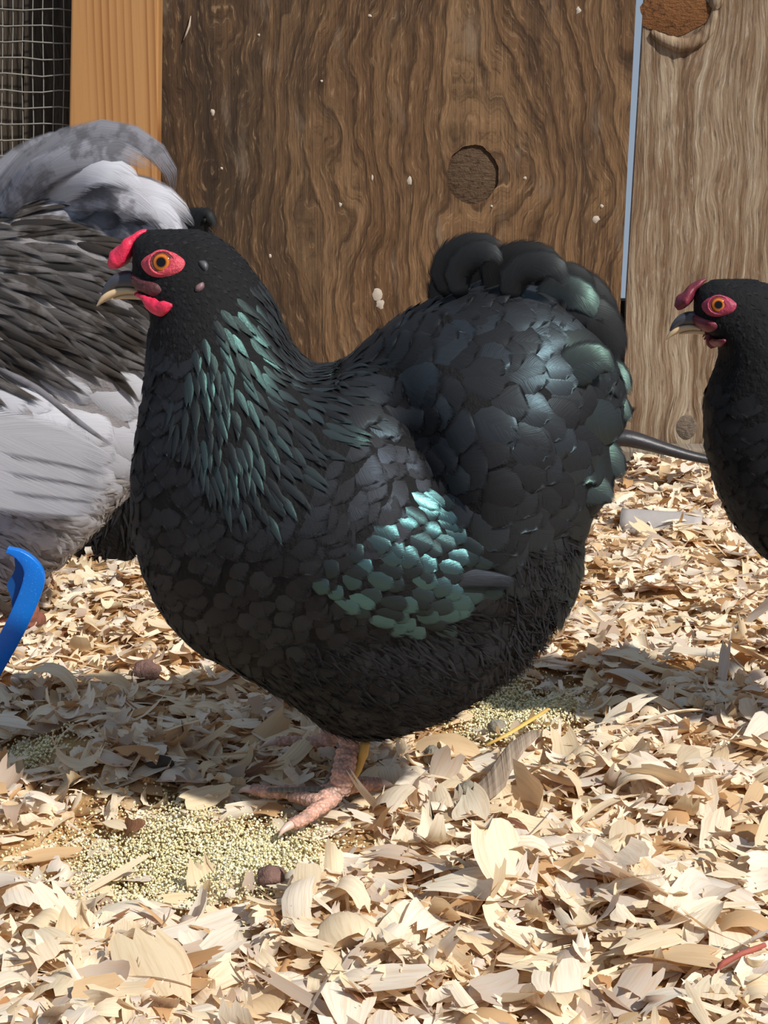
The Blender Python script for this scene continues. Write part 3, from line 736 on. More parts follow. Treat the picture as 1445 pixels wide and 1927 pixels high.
plumage(hen, R_FLUFF, CTRL, 0.0042, 0.020, 0.0035, 'thin', M_FLUFF, 'belly_fluff', lift=0.0035, sink=0.001, jitter=0.35, tries=40000)
R_VENT = [(930, 960), (1140, 920), (1150, 1160), (1000, 1300), (900, 1340), (940, 1120)]
plumage(hen, R_VENT, CTRL, 0.0034, 0.024, 0.0022, 'thin', M_FLUFF, 'vent_fluff', lift=0.0065, sink=0.001, jitter=0.45, tries=60000)
plumage(hen, R_WING, CTRL, 0.0070, 0.026, 0.0175, 'round', M_WING, 'wing_coverts', lift=0.0022, cup=0.35, near_single=120, single_name='wing_feather', tries=16000)
plumage(hen, R_CUSH, CTRL, 0.0090, 0.040, 0.030, 'round', M_CUSH, 'cushion_feathers', lift=0.0030, cup=0.22, near_single=170, single_name='cushion_feather', tries=40000, jitter=0.22, avoid=[R_REAR])
plumage(hen, R_REAR, CTRL, 0.0112, 0.056, 0.038, 'round', M_TAIL, 'rear_feathers', lift=0.0060, cup=0.28, near_single=60, single_name='tail_covert', tries=30000, jitter=0.2)
plumage(hen, R_NECK, CTRL, 0.0044, 0.034, 0.0090, 'point', M_HACKLE, 'hackle_feathers', lift=0.0020, cup=0.3, near_single=260, single_name='hackle_feather', tries=26000, jitter=0.1)
# folded flight feathers below the wing
for i in range(6):
    o = i*11
    quill(hen, 'flight_feather', [(700+o*0.6, 1070+o*0.9), (800+o*0.5, 1085+o*0.7), (900+o*0.3, 1088+o*0.6), (985-i*14, 1098+o*0.55)], 44, M_BREAST, Y=Y1, dY=(-0.088+0.0015*i, -0.074+0.004*i), face=(0.1, -1, 0.25), cup=0.15)
# tail: curled top plumes, then the fan at the rear
TOP = [([(850, 560), (838, 510), (865, 472), (915, 460), (962, 478)], 52, (0.0, -0.01)), ([(870, 560), (862, 515), (890, 480), (925, 476), (948, 500)], 46, (-0.02, -0.03)),
       ([(930, 560), (935, 510), (975, 482), (1030, 484), (1066, 515)], 52, (-0.012, -0.02)), ([(960, 570), (970, 520), (1010, 497), (1050, 506), (1070, 545)], 50, (-0.03, -0.04)),
       ([(1010, 580), (1030, 530), (1068, 510), (1105, 528), (1121, 560)], 34, (-0.01, -0.01)), ([(900, 580), (905, 525), (940, 496), (990, 500), (1010, 530)], 60, (0.02, 0.01)),
       ([(820, 580), (832, 540), (852, 500), (880, 486), (900, 500)], 46, (0.03, 0.03)), ([(1030, 600), (1060, 545), (1100, 540), (1140, 580), (1160, 640)], 60, (0.01, 0.0)),
       ([(1040, 640), (1090, 590), (1130, 600), (1158, 650), (1168, 690)], 66, (-0.03, -0.03))]
for pts, wd, dy in TOP: quill(hen, 'tail_feather', pts, wd*1.35, M_PLUME, dY=dy, face=(0.1, -0.95, 0.3), cup=0.2)
FAN = [([(1030, 640), (1090, 620), (1140, 640), (1165, 690)], 90, (0.02, 0.02)), ([(1040, 740), (1110, 700), (1160, 710), (1190, 745)], 80, (0.0, -0.012)), ([(1040, 800), (1110, 760), (1160, 765), (1192, 795)], 76, (-0.02, -0.025)),
       ([(1030, 860), (1100, 850), (1150, 870), (1178, 905)], 90, (-0.03, -0.03)), ([(1020, 900), (1080, 905), (1130, 925), (1160, 945)], 76, (-0.05, -0.045)), ([(1020, 720), (1080, 690), (1130, 680), (1160, 700)], 84, (-0.055, -0.05)), ([(1000, 580), (1050, 550), (1100, 560), (1140, 610)], 76, (-0.02, -0.03))]
for pts, wd, dy in FAN: quill(hen, 'tail_feather', pts, wd, M_TAIL, dY=dy, face=(0.3, -1, 0.3), kind='round', cup=0.15, tint=0.55)
ID = lambda a, b: (a, b)
head(hen, ID, M_RED, M_FACE, M_FACE2)
M_LOBE = simple('grey_earlobe', lin(66, 65, 70), 0.5, 200, 0.3); M_LOBE2 = simple('pink_earlobe', lin(112, 84, 88), 0.5, 200, 0.3)
patch(hen, 'ear_tuft', [(372, 492), (386, 490), (393, 500), (389, 511), (381, 507)], M_LOBE, 0.0014, 0.0006, 4)
patch(hen, 'earlobe', [(368, 538), (382, 530), (385, 540), (376, 549), (367, 548)], M_LOBE2, 0.0014, 0.0006, 4)
leg = claw_foot(hen, (640, 1482), None, [[(600, 1494), (556, 1490), (512, 1491), (476, 1486)], [(622, 1506), (596, 1524), (572, 1540), (548, 1552)], [(600, 1506), (570, 1500), (548, 1497)], [(668, 1478), (694, 1476), (714, 1475)]], M_LEG, M_CLAW, (662, 1370), 1.112, 1.05)
hub = at_z(640, 1482, 0.012)
pts = [at_y(690, 1390, 1.106), at_y(683, 1420, 1.104), at_y(672, 1447, 1.104), hub+Vector((0.006, -0.004, 0.002))]
V, Fs = tube(pts, [0.0026, 0.003, 0.003, 0.001], None, 10); link('heel_scale', mesh_py('heel_scale', V, Fs), M_HEEL, hen.root)
for k in range(7):                                              # raised scutes down the front of the shank
    a = k/6; p = at_y(640-22*a, 1402+72*a, 1.107); V, Fs = uv_sphere(0.0030, 12, 8, 0.6); Vv = [Vector(v)+p for v in V]
    link('scute', mesh_py('scute', Vv, Fs), M_SCUTE, hen.root)
for k in range(11):
    a = k/10; p = at_z(612-104*a, 1486+1*a, 0.0115-0.0025*a); V, Fs = uv_sphere(0.0034-0.001*a, 12, 8, 0.55); Vv = [Vector(v)+p for v in V]
    link('scute', mesh_py('scute', Vv, Fs), M_SCUTE, hen.root)
claw_foot(hen, (618, 1392), None, [[(585, 1396), (548, 1394), (520, 1396)], [(640, 1392), (660, 1391)]], M_LEG, M_CLAW, (640, 1320), 1.175, 0.9)

# ---------------------------------------------------------------- right hen
OUT2 = [(1292, 575), (1300, 538), (1335, 516), (1390, 512), (1450, 524), (1505, 566), (1545, 640), (1590, 700), (1660, 715), (1760, 670), (1840, 640), (1905, 660), (1935, 740), (1915, 850),
        (1870, 930), (1830, 1010), (1760, 1110), (1680, 1170), (1600, 1185), (1530, 1150), (1465, 1085), (1402, 1034), (1356, 968), (1326, 885), (1314, 800), (1322, 725), (1342, 672), (1335, 645), (1310, 628), (1295, 605)]
Y2 = 1.20
hen2 = Hen('hen', 'all black hen with dull red face cut off by the right edge', 'hen', OUT2, Y2, 0.62, M_BODY)
C2 = [(1400, 560, 0.8, 0.6), (1340, 700, 0.05, 1), (1330, 850, 0.15, 1), (1420, 750, 0.3, 1), (1400, 950, 0.5, 0.9), (1600, 1000, 0.9, 0.4), (1550, 800, 0.9, 0.4), (1800, 700, 0.9, -0.3), (1800, 950, 0.7, 0.7)]
R2 = [(1280, 480), (2000, 480), (2000, 1250), (1280, 1250)]
R2H = [(1280, 490), (1500, 490), (1480, 640), (1340, 680), (1280, 640)]
plumage(hen2, R2, C2, 0.0085, 0.032, 0.024, 'round', M_BREAST, 'contour_feathers', lift=0.001, cup=0.12, tries=22000, avoid=[R2H])
plumage(hen2, R2H, C2, 0.004, 0.012, 0.005, 'point', M_FLUFF, 'head_feathers', lift=0.0008, jitter=0.2, tries=26000)
T2 = lambda a, b: (1296 + (a-236)*0.80, 512 + (b-417)*0.80)
head(hen2, T2, M_DARKSKIN, simple('dull_red_face', lin(150, 48, 74), 0.5, 240, 0.35, 500, 0.6, 0.001), M_DARKSKIN)
for i in range(8):
    quill(hen2, 'tail_feather', [(1820, 720+14*i), (1880, 660+18*i), (1930, 640+26*i), (1965, 670+34*i)], 60, M_TAIL, dY=(-0.03+0.008*i, -0.03+0.008*i), face=(0.1, -1, 0.3))
claw_foot(hen2, (1640, 1415), None, [[(1600, 1420), (1555, 1422)], [(1620, 1440), (1590, 1465)], [(1670, 1410)]], M_LEG, M_CLAW, (1650, 1160), Y2-0.02, 1.2)
claw_foot(hen2, (1690, 1365), None, [[(1650, 1365), (1610, 1368)], [(1670, 1380), (1650, 1395)], [(1715, 1361)]], M_LEG, M_CLAW, (1690, 1150), Y2+0.04, 1.2)

# ---------------------------------------------------------------- grey and white hen, left
GRY = lin(150, 148, 156)
M_BODYG = simple('grey_down', lin(128, 124, 126), 0.85, 40, 0.3, 300, 0.5, 0.002, spec=0.1)
M_GWHITE = feather_mat('white_feather', lin(170, 170, 178), lin(198, 198, 206), BK, BK, 0.0, 0.5, 0.16, transl=0.1, fray=0.7)
M_GGREY = feather_mat('grey_feather', lin(96, 94, 100), lin(178, 178, 188), BK, BK, 0.0, 0.5, 0.30, mottle=0.6, mcol=lin(66, 64, 66), fray=0.7)
M_GDARK = feather_mat('dark_hackle_feather', lin(26, 23, 22), lin(112, 108, 108), BK, BK, 0.0, 0.5, 0.6, mottle=0.7, mcol=lin(46, 38, 32), fray=0.9)
M_GFLUFF = feather_mat('white_fluff', lin(150, 146, 146), lin(176, 172, 172), BK, BK, 0.0, 0.7, 0.1)
OUT3 = [(-420, 560), (-400, 500), (-340, 480), (-280, 500), (-210, 480), (-120, 425), (0, 385), (90, 362), (180, 355), (260, 365), (320, 390), (358, 430), (372, 520), (360, 640), (335, 760), (300, 860), (225, 960),
        (150, 1042), (95, 1085), (10, 1112), (-100, 1115), (-210, 1060), (-280, 960), (-310, 850), (-330, 740), (-380, 650)]
Y3 = 1.45
hen3 = Hen('hen', 'grey and white hen with dark streaked hackle at the left edge', 'hen', OUT3, Y3, 0.52, M_BODYG,
           bumps=[(60, 880, 190, 130, 12, 0.012), (90, 700, 260, 30, 20, -0.006)])
C3 = [(-300, 520, 0.6, 0.7), (0, 420, 1, 0.10), (0, 520, 0.9, 0.45), (150, 450, 0.95, 0.2), (250, 400, 0.9, 0.4), (320, 420, 0.6, 0.8), (150, 600, 0.85, 0.55), (250, 560, 0.8, 0.6), (0, 640, 0.9, 0.5), (100, 760, 0.85, 0.5), (200, 720, 0.8, 0.6), (0, 850, 0.97, 0.2), (150, 880, 0.9, 0.3), (240, 800, 0.7, 0.7), (50, 1000, 0.6, 0.6), (150, 1000, 0.5, 0.7), (0, 1080, 0.5, 0.7)]
R3T = [(-450, 330), (420, 330), (420, 560), (250, 470), (100, 400), (0, 400), (-450, 440)]
R3D = [(-450, 430), (-100, 400), (60, 405), (200, 435), (290, 480), (290, 560), (220, 625), (110, 620), (-40, 660), (-450, 720)]
R3W = [(-450, 660), (-30, 660), (110, 660), (240, 650), (380, 540), (380, 760), (300, 900), (200, 980), (0, 950), (-450, 950)]
R3F = [(-450, 900), (300, 860), (260, 980), (120, 1120), (-450, 1200)]
plumage(hen3, R3F, C3, 0.0062, 0.030, 0.008, 'thin', M_GFLUFF, 'belly_fluff', lift=0.004, jitter=0.3, tries=24000)
plumage(hen3, R3W, C3, 0.015, 0.060, 0.030, 'round', M_GWHITE, 'wing_feathers', lift=0.003, cup=0.2, near_single=60, single_name='wing_feather', tries=9000, jitter=0.08)
plumage(hen3, R3T, C3, 0.012, 0.052, 0.026, 'round', M_GGREY, 'saddle_feathers', lift=0.004, cup=0.3, near_single=50, single_name='saddle_feather', tries=9000)
plumage(hen3, R3D, C3, 0.0066, 0.060, 0.0115, 'point', M_GDARK, 'hackle_feathers', lift=0.006, cup=0.3, near_single=200, single_name='hackle_feather', tries=30000, jitter=0.12)
for i in range(4):                                             # long wing primaries
    quill(hen3, 'flight_feather', [(-160, 800+36*i), (-20, 812+36*i), (120, 842+33*i), (236-14*i, 892+24*i)], 96, M_GWHITE, Y=Y3, dY=(-0.0995+0.0010*i, -0.090+0.0022*i), face=(0.05, -1, -0.10), cup=0.02)
quill(hen3, 'flight_feather', [(-10, 690), (70, 732), (150, 796), (222, 846)], 14, M_GGREY, Y=Y3, dY=(-0.100, -0.094), cup=0.4)
TL = [([(-10, 400), (30, 330), (110, 272), (200, 246), (275, 270), (318, 318), (328, 362)], 62, (-0.02, -0.03), 0.25), ([(10, 410), (70, 330), (150, 290), (230, 285), (290, 320)], 74, (-0.04, -0.05), 0.5), ([(60, 410), (110, 345), (170, 315), (225, 325), (270, 362)], 96, (-0.055, -0.06), 0.95),
      ([(-60, 420), (-10, 340), (50, 290), (110, 262), (170, 262)], 60, (0.0, 0.01), 0.4), ([(100, 420), (170, 365), (250, 355), (320, 380), (365, 425)], 80, (-0.04, -0.04), 1.0), ([(40, 420), (100, 375), (190, 360), (260, 385), (300, 430)], 80, (-0.05, -0.05), 0.8),
      ([(-20, 420), (20, 375), (60, 320), (110, 290)], 60, (-0.05, -0.055), 0.7), ([(150, 430), (230, 385), (300, 395), (345, 440)], 70, (-0.055, -0.05), 0.95)]
for pts, wd, dy, ti in TL: quill(hen3, 'tail_feather', [(pts[0][0]-25, pts[0][1]+45)] + pts, wd, M_GGREY if ti < 0.9 else M_GWHITE, dY=(0.01, dy[1]-0.012), face=(0.1, -0.9, 0.4), cup=0.2, tint=ti)
T3 = lambda a, b: (-400 + (a-236)*0.8, 500 + (b-417)*0.8)
head(hen3, T3, M_RED, M_FACE, M_FACE2)
claw_foot(hen3, (50, 1168), None, [[(20, 1172), (-15, 1176)], [(40, 1182), (20, 1196)], [(75, 1164)]], simple('brown_leg', lin(128, 78, 66), 0.5, 150, 0.3), M_CLAW, (40, 1060), Y3, 1.2)
claw_foot(hen3, (-60, 1150), None, [[(-95, 1154), (-130, 1156)], [(-70, 1165), (-95, 1178)]], bpy.data.materials['brown_leg'], M_CLAW, (-60, 1060), Y3+0.04, 1.2)

# ---------------------------------------------------------------- black hen hidden behind
OUT4 = [(95, 1040), (110, 1075), (170, 1092), (235, 1086), (330, 1060), (430, 1000), (480, 850), (490, 700), (462, 560), (428, 470), (404, 424), (380, 398), (350, 384), (315, 400), (280, 480), (200, 600), (130, 750), (95, 900)]
Y4 = 1.66
hen4 = Hen('hen', 'black fluffy hen mostly hidden behind the grey and the central black hen', 'hen', OUT4, Y4, 0.40, M_BODY)
C4 = [(150, 1000, -0.3, 1), (230, 1030, 0.1, 1), (300, 700, 0, 1), (380, 420, 0.8, 0.6), (450, 600, 0.2, 1)]
plumage(hen4, [(0, 300), (600, 300), (600, 1200), (0, 1200)], C4, 0.0065, 0.026, 0.005, 'thin', M_FLUFF, 'fluff_feathers', lift=0.004, jitter=0.4, tries=24000)
for i in range(4): quill(hen4, 'tail_feather', [(330+10*i, 520), (340+10*i, 440), (365+8*i, 400), (398+4*i, 412+9*i)], 40, M_PLUME, dY=(-0.01*i, -0.012*i), face=(0.1, -0.8, 0.5), cup=0.5)

# ------------------------------------------------------------------ SMALL THINGS
# blue translucent feeder at the left edge
t = NT('blue_plastic'); nz = t.noise(t.obj(), 900, 2); c = t.mix(t.sm(nz, 0.62, 0.75), lin(14, 132, 232), lin(110, 190, 250))
tr = t.n('ShaderNodeBsdfTranslucent'); tr.inputs[0].default_value = (*lin(20, 130, 230), 1); mx = t.n('ShaderNodeMixShader'); mx.inputs[0].default_value = 0.35
t.put(mx.inputs[1], t.bsdf(c, 0.3, t.bump(nz, 0.2, 0.0006), spec=0.6)); t.put(mx.inputs[2], tr.outputs[0]); M_BLUE = t.done(mx.outputs[0])
t = NT('blue_plastic_web'); tr = t.n('ShaderNodeBsdfTransparent'); tr.inputs[0].default_value = (*lin(120, 180, 235), 1); mx = t.n('ShaderNodeMixShader'); mx.inputs[0].default_value = 0.35
tl = t.n('ShaderNodeBsdfTranslucent'); tl.inputs[0].default_value = (*lin(30, 120, 200), 1); mx2 = t.n('ShaderNodeMixShader'); mx2.inputs[0].default_value = 0.3
t.put(mx2.inputs[1], t.bsdf(lin(30, 104, 178), 0.35)); t.put(mx2.inputs[2], tl.outputs[0]); t.put(mx.inputs[1], mx2.outputs[0]); t.put(mx.inputs[2], tr.outputs[0]); M_BLUEW = t.done(mx.outputs[0])
YB = 1.30
fd = empty('plastic_feeder', at_z(-40, 1300, 0)); tag(fd, 'bright blue translucent plastic feeder rim at the left edge', 'feeder')
def ribbon(path_px, half, Yf, Yb, th):
    """band following a pixel path, 'half' px each side, extruded in depth with rounded section"""
    c = catmull(path_px, 8); pts = [at_y(q[0], q[1], (Yf+Yb)/2) for q in c]
    ra = [half*ppm(YB)]*len(pts); ra = [r*(1.0 if i < len(pts)*0.62 else max(0.28, 1-(i/len(pts)-0.62)*2.2)) for i, r in enumerate(ra)]
    V, Fs = [], []
    prof = [(1, -1), (0.8, -1.15), (-0.8, -1.15), (-1, -1), (-1, 1), (-0.8, 1.15), (0.8, 1.15), (1, 1)]
    for i, p in enumerate(pts):
        tn = (pts[min(i+1, len(pts)-1)]-pts[max(i-1, 0)]).normalized(); sd_ = tn.cross(Vector((0, 1, 0))).normalized()
        for a, b in prof: V.append(p + sd_*(a*ra[i]) + Vector((0, b*th/2, 0)))
    n = len(prof)
    for i in range(len(pts)-1):
        for k in range(n): a, b = i*n+k, i*n+(k+1) % n; Fs.append((a, b, b+n, a+n))
    Fs.append(tuple(range(n))[::-1]); Fs.append(tuple(range((len(pts)-1)*n, len(pts)*n)))
    return V, Fs
V, Fs = ribbon([(-60, 1340), (-12, 1254), (12, 1212), (33, 1172), (55, 1122), (65, 1086), (57, 1062), (37, 1043), (14, 1034)], 20, YB, YB, 0.006)
bevel(link('rim', mesh_py('rim', V, Fs), M_BLUE, fd), 0.001)
wp = catmull([(28, 1042), (54, 1058), (64, 1084), (52, 1120), (27, 1152), (20, 1122), (13, 1100), (28, 1072)], 4, True)
Pf = [at_y(a, b, YB+0.004) for a, b in wp]; n = len(Pf)
V = [(p.x, p.y, p.z) for p in Pf] + [(p.x, p.y+0.002, p.z) for p in Pf]
Fs = [tuple(range(n)), tuple(range(n, 2*n))[::-1]] + [(i, n+i, n+(i+1) % n, (i+1) % n) for i in range(n)]
link('web', mesh_py('web', V, Fs), M_BLUEW, fd, smooth=False)
p0 = at_z(-70, 1290, 0)
V, Fs = box(p0.x-0.12, p0.x+0.004, YB-0.05, YB+0.09, 0.0, 0.012); bevel(link('tray', mesh_py('tray', V, Fs), M_BLUE, fd, False), 0.004)

# black bar at the foot of the grey board
M_RUB = simple('black_rubber', lin(40, 40, 46), 0.45, 80, 0.3, 250, 0.3, 0.001)
YR = 1.93
c = catmull([(1140, 836, 10), (1152, 826, 15), (1172, 824, 16), (1200, 829, 15), (1250, 844, 12), (1300, 858, 9.5), (1350, 868, 8), (1400, 876, 7)], 6)
pts = [at_y(q[0], q[1], YR) for q in c]; rr = [q[2]*1.25*ppm(YR) for q in c]
V, Fs = tube(pts, rr, [r*0.8 for r in rr], 14); bar = link('rubber_bar', mesh_py('rubber_bar', V, Fs), M_RUB)
tag(bar, 'black tapered rubber bar resting at the foot of the grey board', 'bar')
# grey round rail half buried
M_RAIL = simple('grey_rail', lin(160, 154, 152), 0.6, 60, 0.18, 200, 0.3, 0.001)
a, b = at_z(1168, 990, -0.003), at_z(1320, 1000, -0.004); pts = [a+(b-a)*k/10 for k in range(11)]
V, Fs = tube(pts, [0.017]*11, [0.017]*11, 16, lump=0.06); rail = link('wooden_rail', mesh_py('wooden_rail', V, Fs), M_RAIL)
tag(rail, 'smooth grey round wooden rail half buried in shavings near the right hen', 'rail')

# ------------------------------------------------------------------ WOOD SHAVINGS
t = NT('wood_shaving'); u, v, _ = t.sep(t.uv()); ti = t.attr('tint')
col = t.ramp(ti, [(0.0, lin(170, 124, 82)), (0.10, lin(204, 170, 128)), (0.25, lin(230, 212, 178)), (0.45, lin(240, 227, 198)), (0.72, lin(246, 239, 222)), (0.86, lin(222, 214, 202)), (0.97, lin(172, 154, 138)), (1.0, lin(112, 78, 62))])
st = t.noise(t.comb(t.math('MULTIPLY', u, 14), t.math('MULTIPLY', v, 1.2), t.math('MULTIPLY', ti, 300)), 1, 4, 0.65)
col = t.mix(t.math('MULTIPLY', t.sm(st, 0.42, 0.72), 0.42), col, lin(196, 160, 116))
nm = t.bump(st, 0.35, 0.0007); tr = t.n('ShaderNodeBsdfTranslucent'); t.put(tr.inputs[0], t.mix(0.6, col, lin(232, 160, 90)))
mx = t.n('ShaderNodeMixShader'); mx.inputs[0].default_value = 0.28
t.put(mx.inputs[1], t.bsdf(col, 0.7, nm, spec=0.2)); t.put(mx.inputs[2], tr.outputs[0]); M_SHAV = t.done(mx.outputs[0])

NL, NW = 7, 6
SH_F = np.array([(i*NW+j, i*NW+j+1, (i+1)*NW+j+1, (i+1)*NW+j) for i in range(NL-1) for j in range(NW-1)])
SH_UV = np.array([(j/(NW-1), i/(NL-1)) for i in range(NL) for j in range(NW)])
def shaving(rng, big=False):
    """local grid of one shaving lying about z=0: x across the grain, y along it"""
    kind = rng.random()
    if kind < 0.62: L, B, curl = rng.uniform(0.014, 0.034), rng.uniform(0.008, 0.018), rng.normal(0, 0.8)
    elif kind < 0.80: L, B, curl = rng.uniform(0.016, 0.036), rng.uniform(0.008, 0.014), rng.choice([-1, 1])*rng.uniform(1.6, 3.6)
    else: L, B, curl = rng.uniform(0.020, 0.048), rng.uniform(0.002, 0.006), rng.normal(0, 0.6)
    if big: L *= 1.45; B *= 1.35
    j0, j1 = rng.uniform(-0.2, 0.2, NW), rng.uniform(-0.2, 0.2, NW)
    tap0, tap1 = rng.uniform(0.45, 1.05), rng.uniform(0.35, 1.05); sk = rng.normal(0, 0.12); tw = rng.normal(0, 0.45); cross = rng.normal(0, 0.5)
    V = np.zeros((NL, NW, 3))
    for i in range(NL):
        s_ = i/(NL-1); wd = B*(tap0*(1-s_)+tap1*s_)*(0.55+0.9*math.sin(math.pi*(0.18+0.64*s_)))*0.75
        for j in range(NW):
            c_ = j/(NW-1)-0.5
            yy = (s_-0.5) + j0[j]*(1-s_)**2 + j1[j]*s_**2
            a = yy*curl
            if abs(curl) > 0.05: y = math.sin(a)/curl*L; z = (1-math.cos(a))/curl*L
            else: y = yy*L; z = 0.0
            x = c_*wd*2*0.8 + sk*L*yy + (rng.uniform(-1, 1)*0.05*B if j in (0, NW-1) else 0)
            z += cross*c_*c_*wd*1.6 + tw*yy*c_*wd
            V[i, j] = (x, y, z)
    V[:, :, 2] -= V[:, :, 2].mean()
    return V.reshape(-1, 3), max(L, B)
r2 = np.random.default_rng(5)
LIB = [shaving(r2) for _ in range(260)]
def rotm(rng, tilt):
    a = rng.uniform(0, 2*math.pi); ax = rng.uniform(0, 2*math.pi); th = abs(rng.normal(0, tilt))
    q = Quaternion((math.cos(ax), math.sin(ax), 0), th) @ Quaternion((0, 0, 1), a)
    return np.array(q.to_matrix())
TOES = [np.array([at_z(a, b, 0)[:2] for a, b in path]) for path in ([(650, 1478), (560, 1490), (472, 1486)], [(640, 1490), (596, 1524), (545, 1554)], [(640, 1480), (714, 1475)], [(645, 1470), (655, 1450)])]
def near_toe(x, y, d=0.011):
    p = np.array((x, y))
    for path in TOES:
        for a, b in zip(path[:-1], path[1:]):
            e = b-a; t_ = np.clip(((p-a)@e)/(e@e), 0, 1)
            if np.hypot(*(p-a-e*t_)) < d: return True
    return False
def tint(rng):
    k = rng.random()
    return rng.uniform(0.28, 0.8) if k < 0.68 else rng.uniform(0.03, 0.28) if k < 0.82 else rng.uniform(0.8, 0.97) if k < 0.985 else 1.0
def spot(rng):
    while True:
        y = rng.uniform(0.62, WY-0.035)
        x = rng.uniform(-1, 1)*(0.20 + 0.27*y)
        if rng.random() < 1.05*feedness(np.array(x), np.array(y)): continue
        return x, y
# the mass of shavings
N = 25500; vs_, ts_ = [], []
for i in range(N):
    x, y = spot(r2); k = r2.integers(len(LIB)); V0, sz = LIB[k]
    low = i < N*0.55; sc_ = (0.40 + 0.75*r2.random()**1.6) if not low else 0.75+0.4*r2.random()
    if y > 1.25: sc_ *= 0.85
    z = ground(x, y) + (r2.uniform(-0.001, 0.005) if low else r2.uniform(0.004, 0.012))
    nt = near_toe(x, y)
    if nt and not low: continue
    if nt: z -= 0.003
    R = rotm(r2, 0.22 if low else 0.46)
    vs_.append((V0*sc_) @ R.T + np.array((x, y, z))); ts_.append(tint(r2))
n = NL*NW; V = np.concatenate(vs_); Fq = (SH_F[None]+np.arange(len(vs_))[:, None, None]*n).reshape(-1, 4)
o = link('wood_shavings', mesh_np('wood_shavings', V, Fq, np.tile(SH_UV, (len(vs_), 1)), {'tint': np.repeat(ts_, n)}), M_SHAV)
tag(o, 'deep litter of pale wood shavings covering the coop floor', 'wood shavings', kind='stuff')
# the largest shavings, each its own object
def place_shaving(x, y, z, V0, sc_, R, ti):
    me = mesh_np('wood_shaving', (V0*sc_) @ R.T, SH_F, SH_UV, {'tint': np.full(n, ti)})
    o = link('wood_shaving', me, M_SHAV); o.location = (x, y, z)
    return o
r3 = np.random.default_rng(21); cnt = 0
BIG = [shaving(r3, True) for _ in range(300)]
while cnt < 285:
    y = 0.70 + 0.75*r3.random()**1.7; x = r3.uniform(-1, 1)*(0.02+0.205*y)
    if near_toe(x, y, 0.02) or float(feedness(np.array(x), np.array(y))) > 0.35*r3.random()+0.1: continue
    V0, sz = BIG[cnt]; ti = tint(r3)
    o = place_shaving(x, y, float(ground(x, y))+r3.uniform(0.008, 0.015), V0, 1.0, rotm(r3, 0.45), ti)
    look = 'pale cream' if 0.3 <= ti < 0.8 else 'orange brown' if ti < 0.3 else 'greyish'
    half = 'left' if x < -0.06 else 'right' if x > 0.06 else 'middle'
    if y < 0.95: tag(o, look + ' curled wood shaving on the litter in the ' + half + ' foreground', 'wood shaving', look + ' shavings, ' + half + ' foreground')
    else: tag(o, look + ' curled wood shaving on the litter around the hens, ' + half + ' part', 'wood shaving', look + ' shavings around the hens, ' + half)
    cnt += 1

# feed crumbs
t = NT('feed_crumb'); ti = t.attr('tint'); col = t.ramp(ti, [(0.0, lin(206, 190, 140)), (0.4, lin(232, 222, 178)), (0.8, lin(244, 238, 206)), (1.0, lin(210, 206, 190))])
M_CRUMB = t.done(t.bsdf(col, 0.85, None, spec=0.2))
OCT = np.array([(1, 0, 0), (-1, 0, 0), (0, 1, 0), (0, -1, 0), (0, 0, 1), (0, 0, -1)], float)
OF = np.array([(0, 2, 4), (2, 1, 4), (1, 3, 4), (3, 0, 4), (2, 0, 5), (1, 2, 5), (3, 1, 5), (0, 3, 5)])
vs_, ts_ = [], []
for c, a, b in FEED:
    for i in range(int(9000*a*b/0.0064)):
        g = r3.normal(0, 0.45, 2); x, y = c.x+g[0]*a, c.y+g[1]*b; s_ = r3.uniform(0.0005, 0.0014)
        vs_.append(OCT*r3.uniform(0.6, 1.2, (6, 1))*s_ @ rotm(r3, 2).T + np.array((x, y, float(ground(x, y))+r3.uniform(0.001, 0.0075)))); ts_.append(r3.random())
me = mesh_np('feed_crumbs', np.concatenate(vs_), (OF[None]+np.arange(len(vs_))[:, None, None]*6).reshape(-1, 3), None, {'tint': np.repeat(ts_, 6)})
o = link('feed_crumbs', me, M_CRUMB, smooth=False); tag(o, 'yellow feed crumbs spilled on the shavings', 'feed crumbs', kind='stuff')

# droppings, splinter, straw
def lump(name, px, py, rx, ry, rz, mat, label, cat, seed, dz=0.004):
    gz = at_z(px, py, 0.006); V, Fs = uv_sphere(1.0, 20, 12)
    VV = []
    for v in V:
        v = Vector(v); k = 1+0.30*mnoise.noise(v*1.3+Vector((seed, 0, 0)))+0.10*mnoise.noise(v*4+Vector((seed, 2, 0)))
        VV.append((v.x*k*rx, v.y*k*ry, v.z*k*rz))
    o = link(name, mesh_py(name, VV, Fs), mat); o.location = (gz.x, gz.y, float(ground(gz.x, gz.y))+dz+rz*0.6)
    return tag(o, label, cat)
M_DROP = simple('brown_dropping', lin(112, 84, 76), 0.8, 260, 0.5, 500, 0.8, 0.002)
M_DROPG = simple('grey_dropping', lin(132, 126, 112), 0.85, 240, 0.5, 500, 0.8, 0.002)
lump('dropping', 508, 1637, 0.0078, 0.007, 0.0055, M_DROP, 'dark brown dropping on the yellow feed in front of the foot', 'dropping', 1, 0.007)
lump('dropping', 274, 1243, 0.0100, 0.009, 0.008, M_DROP, 'purplish brown lump on the litter left of the hen\'s breast', 'dropping', 4, 0.006)
lump('dropping', 880, 1478, 0.0070, 0.007, 0.007, M_DROPG, 'grey dropping beside the long grey splinter', 'dropping', 7, 0.006)
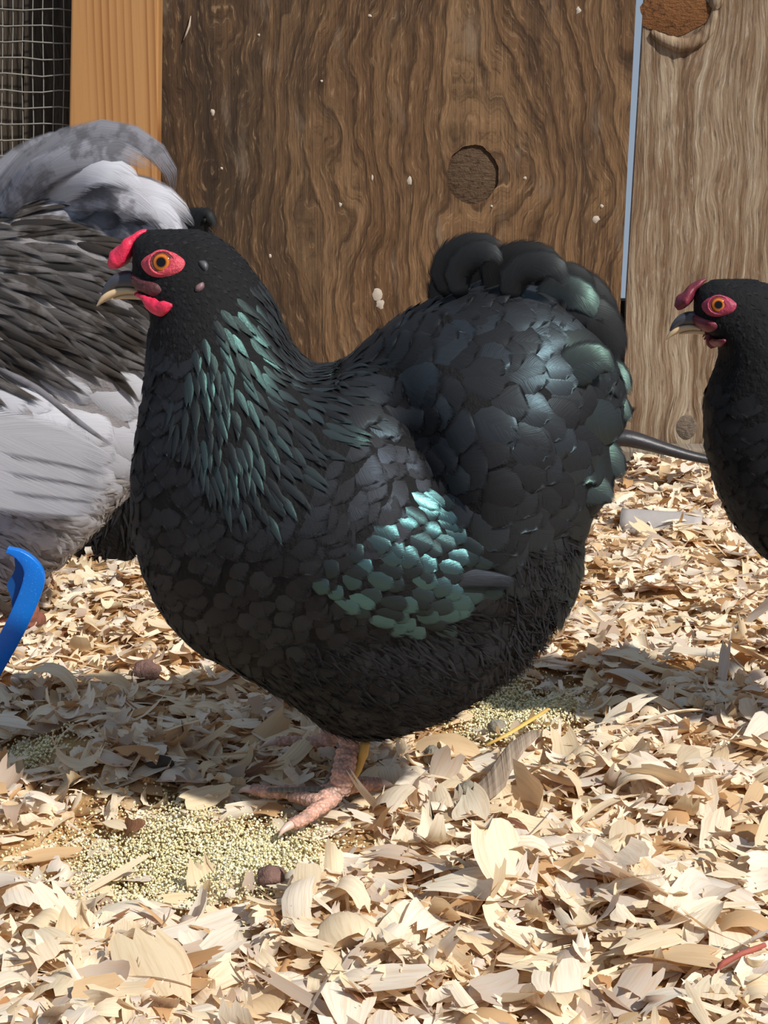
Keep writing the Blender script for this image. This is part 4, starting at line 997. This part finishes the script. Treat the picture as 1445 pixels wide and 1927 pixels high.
lump('dropping', 820, 1395, 0.0090, 0.008, 0.006, M_DROPG, 'grey dropping on the litter behind the pink foot', 'dropping', 9, 0.006)
lump('dropping', 935, 1338, 0.0062, 0.006, 0.005, M_DROPG, 'small grey white dropping beside the yellow feed under the tail', 'dropping', 12, 0.006)
lump('dropping', 300, 1440, 0.0085, 0.005, 0.004, simple('black_chip', lin(60, 52, 46), 0.8, 200, 0.3), 'dark brown chip in the hen\'s shadow', 'dropping', 15, 0.008)
M_SPL = wood_grey('splinter_wood', [lin(96, 80, 68), lin(140, 122, 106), lin(176, 160, 142), lin(206, 194, 176)], 11.0, 500)
pa, pb = at_z(872, 1538, 0.010), at_z(1006, 1372, 0.026)
c = [pa+(pb-pa)*k/8 + Vector((0.001*math.sin(k), 0, 0.002*math.sin(k*1.3))) for k in range(9)]
V, Fs = tube(c, [0.002, 0.005, 0.0075, 0.008, 0.0072, 0.0065, 0.006, 0.005, 0.0035], [0.001, 0.0022, 0.003, 0.003, 0.003, 0.0026, 0.0022, 0.002, 0.001], 10, lump=0.25)
tag(link('splinter', mesh_py('splinter', V, Fs), M_SPL, smooth=False), 'long grey wood splinter standing slanted right of the foot', 'splinter')
M_STRAW = simple('yellow_straw', lin(216, 178, 96), 0.5, 120, 0.2)
c = [at_z(a, b, z) for a, b, z in ((915, 1402, 0.010), (955, 1382, 0.014), (1000, 1354, 0.018), (1032, 1334, 0.020))]
V, Fs = tube(c, [0.0012, 0.0018, 0.002, 0.0012], [0.0008]*4, 8); tag(link('straw', mesh_py('straw', V, Fs), M_STRAW), 'yellow straw lying above the grey splinter', 'straw')
M_TWIG = simple('red_twig', lin(160, 84, 70), 0.7, 160, 0.3)
c = [at_z(a, b, z) for a, b, z in ((1346, 1832, 0.012), (1362, 1812, 0.016), (1395, 1795, 0.02), (1440, 1778, 0.022))]
V, Fs = tube(c, [0.0014, 0.0017, 0.0016, 0.0012], None, 8); tag(link('twig', mesh_py('twig', V, Fs), M_TWIG), 'reddish brown twig in the litter near the bottom right corner', 'twig')
